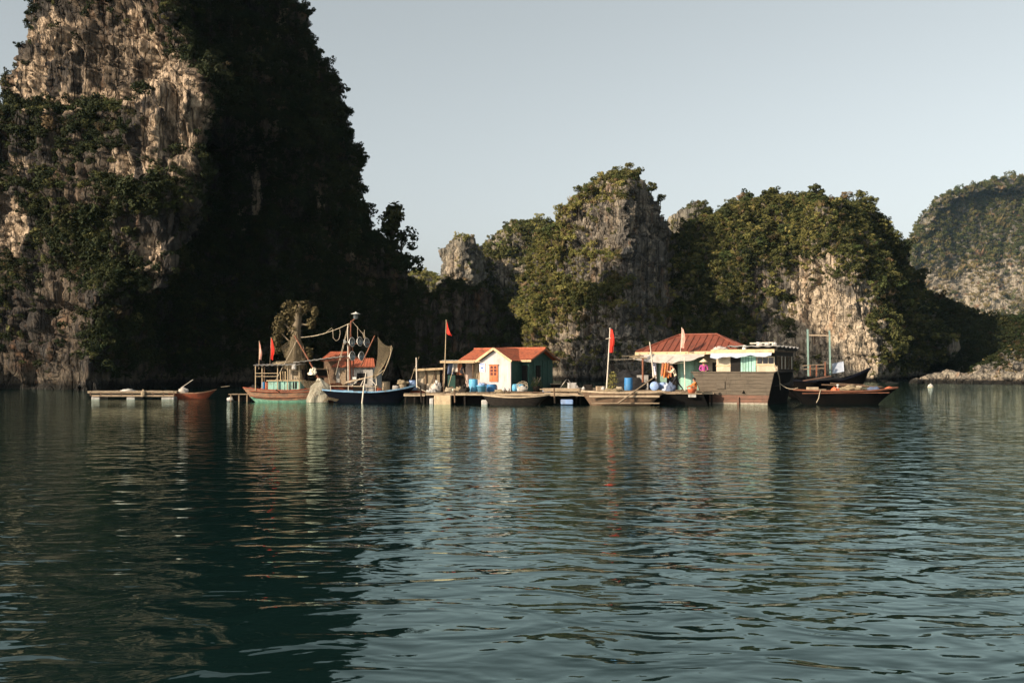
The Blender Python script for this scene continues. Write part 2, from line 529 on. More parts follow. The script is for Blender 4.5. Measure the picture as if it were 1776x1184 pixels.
# ------------------------------------------------------------------ shrubs and trees
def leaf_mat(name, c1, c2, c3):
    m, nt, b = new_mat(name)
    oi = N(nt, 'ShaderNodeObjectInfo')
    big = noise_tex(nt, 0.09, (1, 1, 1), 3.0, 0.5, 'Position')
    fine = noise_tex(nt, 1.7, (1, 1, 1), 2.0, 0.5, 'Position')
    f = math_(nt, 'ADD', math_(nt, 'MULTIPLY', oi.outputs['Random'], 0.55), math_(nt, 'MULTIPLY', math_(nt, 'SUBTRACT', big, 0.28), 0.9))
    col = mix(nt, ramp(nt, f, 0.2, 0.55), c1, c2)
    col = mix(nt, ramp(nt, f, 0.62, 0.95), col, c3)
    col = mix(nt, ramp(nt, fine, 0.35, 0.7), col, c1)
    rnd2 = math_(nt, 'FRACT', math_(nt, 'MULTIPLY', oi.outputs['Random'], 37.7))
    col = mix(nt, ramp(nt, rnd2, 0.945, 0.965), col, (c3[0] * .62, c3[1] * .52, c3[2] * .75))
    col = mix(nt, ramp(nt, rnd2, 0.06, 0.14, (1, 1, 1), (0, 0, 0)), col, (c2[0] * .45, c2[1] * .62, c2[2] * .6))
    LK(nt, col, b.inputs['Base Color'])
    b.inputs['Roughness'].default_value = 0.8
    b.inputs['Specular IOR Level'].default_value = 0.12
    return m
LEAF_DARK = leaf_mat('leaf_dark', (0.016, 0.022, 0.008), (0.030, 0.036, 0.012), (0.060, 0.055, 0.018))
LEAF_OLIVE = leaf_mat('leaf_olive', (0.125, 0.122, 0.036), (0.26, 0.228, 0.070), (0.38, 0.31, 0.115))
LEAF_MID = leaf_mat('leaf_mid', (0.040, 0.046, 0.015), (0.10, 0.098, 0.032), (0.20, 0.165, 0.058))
LEAF_DRY = leaf_mat('grass_dry', (0.10, 0.08, 0.035), (0.18, 0.14, 0.06), (0.28, 0.21, 0.09))
BARK = mat('bark', (0.10, 0.085, 0.065), (0.05, 0.042, 0.034), 6, (1, 1, 0.3))

def leaf_cloud(r, centres, n, size, flat=0.75, up=0.35):
    """n leaf sprays spread through clumps: kites that face roughly outward"""
    V = []; F = []
    for _ in range(n):
        c, cr = centres[r.integers(len(centres))]
        d = r.normal(size=3); d /= np.linalg.norm(d)
        rad = cr * (0.45 + 0.55 * r.random() ** 0.5)
        p = np.array(c) + d * rad * np.array([1, 1, flat])
        nrm = d + r.normal(size=3) * 0.55 + np.array([0, 0, up]); nrm /= np.linalg.norm(nrm)
        t = np.cross(nrm, r.normal(size=3)); t /= np.linalg.norm(t)
        b = np.cross(nrm, t)
        s = size * (0.55 + 0.9 * r.random())
        k = len(V)
        V += [p - t * s, p + b * s * 0.55 + nrm * s * 0.15, p + t * s * 0.9, p - b * s * 0.55 + nrm * s * 0.1]
        F.append((k, k + 1, k + 2, k + 3))
    return V, F

def proto_mesh(name, seed, n, size, m, tall=0.8):
    r = np.random.default_rng(seed)
    cs = [((0, 0, 0.3 * tall), 0.55)]
    for k in range(6):
        a = r.random() * 6.28; q = 0.25 + 0.5 * r.random()
        cs.append(((math.cos(a) * q, math.sin(a) * q, (0.15 + 0.75 * r.random()) * tall), 0.24 + 0.22 * r.random()))
    V, F = leaf_cloud(r, cs, n, size)
    me = bpy.data.meshes.new(name); me.from_pydata([tuple(v) for v in V], [], F); me.materials.append(m)
    return bpy.data.objects.new(name, me)
def tuft_mesh(name, seed, n, m):
    r = np.random.default_rng(seed); V = []; F = []
    for _ in range(n):
        a = r.random() * 6.28; q = r.random() * 0.5; b = r.random() * 6.28
        p = np.array([math.cos(a) * q, math.sin(a) * q, -0.1]); o_ = np.array([math.cos(b), math.sin(b), 0]) * 0.12
        tip = p + np.array([math.cos(a) * (0.2 + r.random() * 0.5), math.sin(a) * (0.2 + r.random() * 0.5), 0.45 + r.random() * 0.6])
        k = len(V); V += [p - o_, p + o_, tip + o_ * 0.3, tip - o_ * 0.3]; F.append((k, k + 1, k + 2, k + 3))
    me = bpy.data.meshes.new(name); me.from_pydata([tuple(v) for v in V], [], F); me.materials.append(m)
    return bpy.data.objects.new(name, me)

PROTO = {}
for kind_, m_ in (('dark', LEAF_DARK), ('mid', LEAF_MID), ('olive', LEAF_OLIVE)):
    cl = bpy.data.collections.new('shrub_' + kind_)
    for q in range(4):
        cl.objects.link(proto_mesh('shrub', 40 + q + len(kind_), 280, 0.115, m_, 0.75 + 0.2 * q))
    PROTO[kind_] = cl
cl = bpy.data.collections.new('tuft_dry')
for q in range(3): cl.objects.link(tuft_mesh('tuft', 90 + q, 34, LEAF_DRY))
PROTO['dry'] = cl

def scatter_tree(coll):
    g = bpy.data.node_groups.new('scatter', 'GeometryNodeTree')
    g.interface.new_socket('Geometry', in_out='INPUT', socket_type='NodeSocketGeometry')
    g.interface.new_socket('Geometry', in_out='OUTPUT', socket_type='NodeSocketGeometry')
    gi = g.nodes.new('NodeGroupInput'); go = g.nodes.new('NodeGroupOutput')
    ip = g.nodes.new('GeometryNodeInstanceOnPoints')
    ci = g.nodes.new('GeometryNodeCollectionInfo')
    ci.inputs['Collection'].default_value = coll
    ci.inputs['Separate Children'].default_value = True
    ci.inputs['Reset Children'].default_value = True
    ip.inputs['Pick Instance'].default_value = True
    def attr(nm, ty):
        a = g.nodes.new('GeometryNodeInputNamedAttribute'); a.data_type = ty
        a.inputs['Name'].default_value = nm
        return a.outputs['Attribute']
    er = g.nodes.new('FunctionNodeEulerToRotation')
    g.links.new(attr('rot', 'FLOAT_VECTOR'), er.inputs[0])
    g.links.new(gi.outputs[0], ip.inputs['Points'])
    g.links.new(ci.outputs[0], ip.inputs['Instance'])
    g.links.new(attr('pick', 'INT'), ip.inputs['Instance Index'])
    g.links.new(er.outputs[0], ip.inputs['Rotation'])
    g.links.new(attr('size', 'FLOAT_VECTOR'), ip.inputs['Scale'])
    g.links.new(ip.outputs[0], go.inputs[0])
    return g
GROUPS = {k: scatter_tree(c) for k, c in PROTO.items()}

def scatter(name, label, kind_, P, size, tilt=None):
    if len(P) == 0: return
    me = bpy.data.meshes.new(name)
    me.from_pydata([tuple(p) for p in P], [], [])
    r = np.random.default_rng(len(P))
    rot = np.stack([r.normal(size=len(P)) * 0.2, r.normal(size=len(P)) * 0.2, r.random(len(P)) * 6.283], 1)
    sz = np.asarray(size)[:, None] * (0.7 + 0.6 * r.random((len(P), 3)))
    me.attributes.new('rot', 'FLOAT_VECTOR', 'POINT').data.foreach_set('vector', rot.ravel().astype(np.float32))
    me.attributes.new('size', 'FLOAT_VECTOR', 'POINT').data.foreach_set('vector', sz.ravel().astype(np.float32))
    me.attributes.new('pick', 'INT', 'POINT').data.foreach_set('value', r.integers(0, 12, len(P)).astype(np.int32))
    o = link_mesh(name, me)
    md = o.modifiers.new('scatter', 'NODES'); md.node_group = GROUPS[kind_]
    tag(o, label, None, None, 'stuff')
    return o

DENS, SIZE = 4.6, 0.44
def plant(K, n, name, label, kind_, size=(0.8, 1.8), lo=0.25, hi=0.6, bare=None, lush=None, patch=0.5, seed=0, sc=7.0, zmin=1.2, lift=0.0, base=0.0, gap=0.6):
    """n plants on the tower K: on ledges and where soil holds, away from bare faces"""
    P, Nn, A = K['P'], K['N'], K['A']
    n = int(n * DENS); size = (size[0] * SIZE, size[1] * SIZE * 1.08)
    r = np.random.default_rng(seed + n)
    w = smooth(lo, hi, Nn[:, 2] + patch * fbm(P / sc + seed * 3.3, 3)) + base
    if lush: w = np.maximum(w, field(P, lush, seed=seed + 2.0))
    if bare: w *= 1 - np.clip(field(P, bare, seed=seed + 5.0), 0, 1)
    w *= 1 - gap * smooth(0.12, -0.12, fbm(P / (sc * 0.42) + seed * 1.7 + 60.0, 2))
    toc = -P; toc[:, 2] += CAMH
    toc /= np.linalg.norm(toc, axis=1)[:, None]
    w *= smooth(-0.5, -0.15, (toc * Nn).sum(1))
    w *= (P[:, 2] > zmin)
    px, py = px_of(P)
    w *= (px > -250) & (px < 2030) & (py > -330)
    w *= A
    s = w.sum()
    if s <= 0: return
    idx = r.choice(len(P), size=n, p=w / s)
    q = P[idx] + r.normal(size=(n, 3)) * 0.25 - Nn[idx] * 0.15
    q[:, 2] += lift
    sz = size[0] + (size[1] - size[0]) * r.random(n) ** 2.2
    sz *= np.where(r.random(n) < 0.05, 1.9, 1.0)
    return scatter(name, label, kind_, q, sz)

# ------------------------------------------------------------------ the towers
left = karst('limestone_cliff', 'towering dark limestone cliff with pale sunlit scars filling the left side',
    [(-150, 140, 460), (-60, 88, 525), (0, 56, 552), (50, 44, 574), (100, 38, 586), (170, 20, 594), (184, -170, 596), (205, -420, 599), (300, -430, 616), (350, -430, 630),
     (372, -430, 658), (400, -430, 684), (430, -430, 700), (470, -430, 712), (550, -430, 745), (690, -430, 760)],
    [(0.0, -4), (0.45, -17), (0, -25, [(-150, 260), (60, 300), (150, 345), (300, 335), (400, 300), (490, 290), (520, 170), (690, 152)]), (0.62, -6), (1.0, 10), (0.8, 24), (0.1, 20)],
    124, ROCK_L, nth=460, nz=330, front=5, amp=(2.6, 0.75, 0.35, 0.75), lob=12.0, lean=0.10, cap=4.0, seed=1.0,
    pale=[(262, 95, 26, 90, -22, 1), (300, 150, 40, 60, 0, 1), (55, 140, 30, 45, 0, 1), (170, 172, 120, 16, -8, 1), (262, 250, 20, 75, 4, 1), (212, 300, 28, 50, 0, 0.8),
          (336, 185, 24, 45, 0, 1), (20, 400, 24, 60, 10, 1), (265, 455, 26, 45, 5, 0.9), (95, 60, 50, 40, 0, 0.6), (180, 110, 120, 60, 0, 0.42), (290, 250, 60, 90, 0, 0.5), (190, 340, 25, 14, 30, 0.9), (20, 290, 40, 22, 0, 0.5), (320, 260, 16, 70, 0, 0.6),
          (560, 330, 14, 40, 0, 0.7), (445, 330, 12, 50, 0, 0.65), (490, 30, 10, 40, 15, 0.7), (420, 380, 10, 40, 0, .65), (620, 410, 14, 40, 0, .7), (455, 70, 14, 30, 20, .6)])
bareL = [(150, 90, 170, 85, 0, 0.97), (270, 240, 95, 110, 0, 0.93), (262, 95, 30, 95, -22, 1), (315, 150, 45, 60, 0, 1), (55, 130, 35, 55, 0, 1), (260, 250, 60, 80, 0, 0.9), (330, 200, 30, 50, 0, 1),
         (20, 400, 35, 60, 0, 1), (80, 560, 90, 130, 0, 0.92), (265, 440, 45, 55, 0, .9), (100, 50, 60, 50, 0, 0.7), (340, 270, 20, 60, 0, .8), (560, 330, 16, 40, 0, .8), (445, 330, 12, 55, 0, .8),
         (110, 270, 90, 50, 0, 0.7)]
lushL = [(20, 190, 60, 18, 0, 1), (200, 205, 55, 25, 10, 1), (250, 345, 70, 28, 0, 1), (110, 440, 100, 60, -25, 1), (200, 560, 40, 130, 0, 0.8), (480, 250, 160, 330, -12, 0.8), (330, 560, 160, 120, 0, 0.9), (560, 560, 130, 110, 0, 0.9), (310, 60, 30, 60, 0, .8)]
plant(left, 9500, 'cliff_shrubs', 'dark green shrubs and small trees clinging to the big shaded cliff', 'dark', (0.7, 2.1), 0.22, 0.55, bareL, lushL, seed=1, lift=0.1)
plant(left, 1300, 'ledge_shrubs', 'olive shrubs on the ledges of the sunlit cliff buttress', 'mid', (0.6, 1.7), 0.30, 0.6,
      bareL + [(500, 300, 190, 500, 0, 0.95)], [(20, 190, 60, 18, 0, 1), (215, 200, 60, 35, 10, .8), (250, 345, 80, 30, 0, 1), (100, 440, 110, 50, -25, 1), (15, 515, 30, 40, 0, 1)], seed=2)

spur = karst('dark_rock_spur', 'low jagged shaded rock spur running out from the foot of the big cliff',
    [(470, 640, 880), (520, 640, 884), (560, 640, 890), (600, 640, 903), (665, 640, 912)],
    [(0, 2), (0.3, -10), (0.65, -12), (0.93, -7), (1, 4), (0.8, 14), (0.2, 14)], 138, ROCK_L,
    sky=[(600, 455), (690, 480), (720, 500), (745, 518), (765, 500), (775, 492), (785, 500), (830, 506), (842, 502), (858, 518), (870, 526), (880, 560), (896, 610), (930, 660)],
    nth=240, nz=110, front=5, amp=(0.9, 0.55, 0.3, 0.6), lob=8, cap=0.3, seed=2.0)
plant(spur, 1500, 'spur_shrubs', 'dark shrubs covering the shaded rock spur', 'dark', (0.6, 1.5), 0.15, 0.5, [(820, 540, 60, 50, 0, .85)], None, seed=3, base=0.15)

centre = karst('limestone_tower', 'sunlit limestone tower with a shrub-topped dome standing in the middle',
    [(292, 1018, 1124), (305, 1000, 1140), (325, 984, 1150), (350, 966, 1156), (400, 942, 1162), (450, 922, 1166), (500, 908, 1172), (550, 892, 1180), (600, 886, 1186), (665, 882, 1192)],
    [(0, 7), (0.25, -5), (0.58, -14), (0, -20, [(290, 1092), (350, 1085), (450, 1098), (550, 1085), (665, 1110)]), (0.93, -2), (1.0, 10), (0.75, 24), (0.2, 22)], 196, ROCK_C,
    nth=300, nz=210, front=6, amp=(1.5, 0.85, 0.3, 0.75), lob=11, lean=0.12, cap=2.0, seed=3.0, flute=(2.0, 12.0),
    pale=[(1122, 440, 40, 130, 0, 0.36), (1075, 600, 60, 60, 0, .4), (1000, 400, 60, 50, 20, 0.35), (1005, 560, 14, 60, 0, 0.6), (1070, 330, 30, 20, 0, 0.4), (1030, 360, 50, 30, 0, .4), (990, 610, 14, 45, 0, 0.6), (940, 580, 16, 40, 0, .4)])
bareC = [(1122, 430, 60, 150, 0, 1), (1050, 390, 85, 60, -20, 0.97), (1020, 470, 60, 30, 0, 0.85), (1075, 600, 130, 75, 0, 0.95), (970, 600, 60, 50, 0, .5), (1070, 325, 40, 14, 0, 0.8)]
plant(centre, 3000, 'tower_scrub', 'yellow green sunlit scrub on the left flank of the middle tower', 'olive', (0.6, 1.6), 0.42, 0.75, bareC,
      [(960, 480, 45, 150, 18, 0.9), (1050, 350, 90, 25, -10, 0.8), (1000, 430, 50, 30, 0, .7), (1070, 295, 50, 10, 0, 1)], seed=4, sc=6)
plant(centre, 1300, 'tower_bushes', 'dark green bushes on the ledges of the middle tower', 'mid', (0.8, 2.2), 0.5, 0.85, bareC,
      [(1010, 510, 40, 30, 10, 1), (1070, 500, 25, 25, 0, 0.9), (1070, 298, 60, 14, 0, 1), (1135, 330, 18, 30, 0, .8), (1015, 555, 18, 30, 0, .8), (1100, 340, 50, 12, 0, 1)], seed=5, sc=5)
plant(centre, 900, 'tower_grass', 'dry grass tufts on the sunny side of the middle tower', 'dry', (0.7, 1.3), 0.2, 0.6, bareC, None, seed=6, sc=6)

right = karst('limestone_massif', 'broad forested limestone hill with a pale bare cliff at its foot',
    [(322, 1190, 1520), (350, 1172, 1545), (385, 1160, 1572), (440, 1152, 1600), (490, 1150, 1626), (520, 1150, 1634), (550, 1150, 1620), (600, 1150, 1600), (664, 1150, 1580)],
    [(0, 2), (0.25, -5), (0.58, -13), (0, -21, [(320, 1420), (400, 1470), (480, 1490), (550, 1508), (664, 1520)]), (0.92, -3), (1, 8), (0.8, 26), (0.2, 26)], 196, ROCK_C,
    sky=[(1100, 372), (1160, 356), (1200, 352), (1240, 352), (1270, 346), (1290, 332), (1325, 322), (1350, 326), (1375, 337), (1395, 330), (1412, 326), (1440, 338), (1465, 330), (1492, 325), (1510, 334), (1530, 340), (1560, 372), (1580, 400), (1620, 480), (1660, 520), (1700, 520)],
    nth=360, nz=210, front=6, amp=(2.6, 0.8, 0.3, 0.7), lob=12, lean=0.16, cap=2.0, seed=4.0,
    pale=[(1430, 570, 85, 80, 10, 1), (1480, 620, 50, 60, 0, 1), (1410, 480, 40, 45, 0, 0.8), (1350, 600, 25, 60, 0, 0.75), (1320, 500, 16, 30, 0, 0.4), (1460, 470, 40, 14, 30, 0.6), (1260, 620, 60, 20, 0, .4)])
bareR = [(1435, 565, 95, 105, 0, 1), (1490, 610, 40, 70, 0, 1), (1410, 490, 45, 45, 0, 0.85), (1345, 590, 40, 75, 0, 0.92), (1320, 495, 20, 35, 0, .8), (1240, 625, 80, 20, 0, .8)]
lushR = [(1240, 530, 70, 80, -15, 1), (1330, 380, 190, 60, 0, 0.8), (1450, 400, 120, 70, 10, 0.9), (1560, 480, 60, 120, -10, 1), (1260, 440, 70, 60, 0, 1), (1590, 600, 60, 70, 0, 1)]
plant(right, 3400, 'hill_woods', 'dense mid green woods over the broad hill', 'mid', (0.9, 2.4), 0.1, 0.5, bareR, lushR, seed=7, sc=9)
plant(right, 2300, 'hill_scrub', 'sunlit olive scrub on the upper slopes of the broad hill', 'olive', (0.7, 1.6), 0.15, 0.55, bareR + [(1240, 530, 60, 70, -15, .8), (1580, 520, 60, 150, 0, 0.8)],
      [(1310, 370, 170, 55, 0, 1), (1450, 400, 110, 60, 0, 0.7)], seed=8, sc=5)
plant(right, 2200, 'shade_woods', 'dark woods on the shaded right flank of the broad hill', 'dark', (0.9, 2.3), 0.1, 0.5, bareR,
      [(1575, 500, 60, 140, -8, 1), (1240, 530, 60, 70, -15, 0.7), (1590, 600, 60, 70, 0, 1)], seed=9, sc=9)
plant(right, 500, 'hill_grass', 'dry grass on the crest of the broad hill', 'dry', (0.7, 1.3), 0.3, 0.7, bareR, [(1330, 350, 60, 30, 0, 1)], seed=10, sc=6)

shade = karst('shaded_ridge', 'long dark wooded ridge in shade beyond the right shore',
    [(490, 1500, 2150), (560, 1500, 2180), (664, 1500, 2200)],
    [(0, 4), (0.3, -10), (0.6, -12), (0.9, -8), (1, 4), (0.8, 20), (0.2, 20)], 214, ROCK_C,
    sky=[(1480, 520), (1560, 490), (1620, 505), (1660, 532), (1700, 548), (1740, 556), (1776, 546), (1900, 530), (2100, 560), (2250, 640)],
    nth=200, nz=80, front=5, amp=(1.6, 0.4, 0.3, 0.3), lob=10, lean=0.5, cap=1.0, seed=5.0)
plant(shade, 5200, 'ridge_woods', 'dark unbroken woods on the shaded ridge', 'dark', (1.0, 2.4), -0.4, 0.0, None, None, seed=11, zmin=1.5, base=0.4)

shore = karst('rocky_shore', 'sunlit tumbled rock shore with scrub at the right edge',
    [(590, 1660, 2300), (640, 1580, 2320), (668, 1535, 2330)],
    [(0, 4), (0.3, -6), (0.6, -9), (0.9, -6), (1, 4), (0.8, 18), (0.2, 18)], 150, ROCK_C,
    sky=[(1500, 664), (1545, 656), (1620, 652), (1672, 650), (1700, 634), (1735, 612), (1776, 590), (1850, 560), (2000, 540), (2300, 600)],
    nth=260, nz=50, front=5, amp=(0.5, 0.3, 0.35, 0.45), lob=6, lean=0.9, cap=0.5, seed=6.0, flute=(1.6, 3.0),
    pale=[(1660, 660, 140, 12, 0, 0.7), (1740, 650, 60, 20, -10, 0.6)])
plant(shore, 1100, 'shore_scrub', 'dark scrub on the low rise above the right shore', 'dark', (0.5, 1.3), 0.1, 0.4, [(1650, 664, 150, 14, 0, 1), (1760, 655, 50, 22, -12, 1)],
      [(1760, 620, 70, 25, -20, 1)], seed=12, zmin=1.6, sc=4)
plant(shore, 260, 'shore_grass', 'dry grass between the shore rocks on the right', 'dry', (0.4, 0.8), 0.1, 0.5, None, [(1715, 650, 40, 10, -15, 1)], seed=13, zmin=0.9, sc=4)

farl = karst('far_pillar', 'small pale rock pillar with a shaded right face far behind the spur',
    [(406, 782, 826), (422, 772, 834), (480, 766, 838), (560, 755, 850), (665, 750, 860)],
    [(0, 0), (0.3, -12), (0.62, -14), (0.85, 0), (1, 10), (0.5, 22)], 300, ROCK_F, nth=140, nz=110, front=5, amp=(1.4, 0.9, 0.5, 0.8), lob=12, cap=1.5, seed=7.0,
    pale=[(790, 460, 26, 40, 0, 0.6)])
plant(farl, 260, 'pillar_scrub', 'scrub on top of the far rock pillar', 'olive', (1.0, 2.0), 0.3, 0.6, [(790, 465, 26, 40, 0, .9)], None, seed=14)
farh = karst('far_hill', 'distant wooded hill with pale cliffs left of the middle tower',
    [(372, 880, 1010), (382, 858, 1030), (402, 836, 1040), (450, 824, 1050), (560, 800, 1060), (665, 790, 1070)],
    [(0, 0), (0.25, -16), (0.6, -20), (0.9, -4), (1, 8), (0.8, 30), (0.2, 30)], 322, ROCK_F, nth=220, nz=120, front=5, amp=(3.0, 1.0, 0.5, 0.8), lob=16, lean=0.2, cap=1.5, seed=8.0,
    pale=[(880, 475, 30, 30, 0, 0.9), (870, 440, 16, 30, 0, .6), (905, 460, 20, 30, 0, .6)])
plant(farh, 2600, 'far_hill_woods', 'hazy green woods on the distant hill', 'mid', (1.2, 2.6), -0.1, 0.4, [(880, 478, 30, 28, 0, .95), (858, 405, 14, 26, 0, .7)], None, seed=15, base=0.2)
plant(farh, 800, 'far_hill_scrub', 'sunlit scrub on the distant hill', 'olive', (1.2, 2.2), 0.0, 0.5, [(880, 478, 30, 28, 0, .95)], None, seed=16, base=0.1)
low = karst('low_far_hill', 'low distant green hill in the gap beside the big cliff',
    [(462, 700, 750), (480, 640, 800), (560, 600, 840), (665, 580, 860)],
    [(0, 0), (0.3, -14), (0.7, -14), (1, 0), (0.5, 26)], 380, ROCK_F, nth=100, nz=40, amp=(2.0, 0.5, 0.5, 0.4), lob=18, cap=2.0, seed=9.0)
plant(low, 900, 'low_hill_woods', 'pale green woods on the low distant hill', 'olive', (1.3, 2.6), -0.5, 0.0, None, None, seed=17, base=0.4)
knob = karst('far_knob', 'small wooded summit showing between the tower and the broad hill',
    [(342, 1190, 1225), (352, 1165, 1240), (380, 1150, 1262), (440, 1140, 1290), (665, 1120, 1310)],
    [(0, 0), (0.3, -10), (0.7, -12), (1, 0), (0.5, 20)], 262, ROCK_F, nth=140, nz=80, amp=(1.2, 0.7, 0.4, 0.7), lob=9, cap=1.5, seed=10.0)
plant(knob, 420, 'knob_woods', 'trees on the small summit behind the broad hill', 'mid', (1.0, 2.2), -0.1, 0.4, [(1172, 372, 12, 22, 0, .9)], None, seed=18, base=0.2)
farr = karst('hazy_mountain', 'hazy blue green mountain with a pale dry lower slope at the right edge',
    [(335, 1610, 2060), (350, 1590, 2100), (375, 1572, 2150), (450, 1545, 2250), (665, 1430, 2350)],
    [(0.02, 20), (0.3, -70), (0.6, -80), (0.9, -40), (1, 20), (0.8, 140), (0.2, 140)], 1150, ROCK_F,
    sky=[(1400, 470), (1540, 400), (1572, 376), (1600, 352), (1625, 338), (1655, 322), (1690, 308), (1730, 298), (1776, 292), (1850, 296), (1950, 320), (2150, 400), (2400, 520)],
    nth=240, nz=130, front=5, amp=(13.0, 2.5, 2.0, 2.0), lob=70, lean=0.45, cap=3.0, seed=11.0, flute=(9.0, 20.0),
    pale=[(1700, 500, 160, 55, 0, 0.7)])
plant(farr, 8000, 'mountain_woods', 'hazy green forest covering the upper slopes of the right mountain', 'mid', (4.0, 8.0), -0.6, 0.0, [(1700, 505, 170, 52, 0, 0.985)], [(1700, 380, 150, 60, 0, 1)], seed=19, base=0.3, sc=60)
plant(farr, 1500, 'mountain_scrub', 'dry scrub scattered over the pale lower slope of the right mountain', 'dry', (4.0, 9.0), -0.6, 0.0, None, [(1700, 500, 170, 60, 0, 1)], seed=20, sc=50)

# ------------------------------------------------------------------ the air
def haze():
    m = bpy.data.materials.new('haze_air'); m.use_nodes = True
    nt = m.node_tree; nt.nodes.remove(nt.nodes['Principled BSDF'])
    v = nt.nodes.new('ShaderNodeVolumePrincipled')
    v.inputs['Color'].default_value = (0.48, 0.76, 1.0, 1)
    v.inputs['Density'].default_value = 0.000034
    v.inputs['Anisotropy'].default_value = 0.0
    nt.links.new(v.outputs[0], nt.nodes['Material Output'].inputs['Volume'])
    o = MB().box((250, 670, 150), (2120, 1680, 310)).build('haze', m)
    tag(o, 'thin pale air haze over the bay', None, None, 'stuff')
haze()
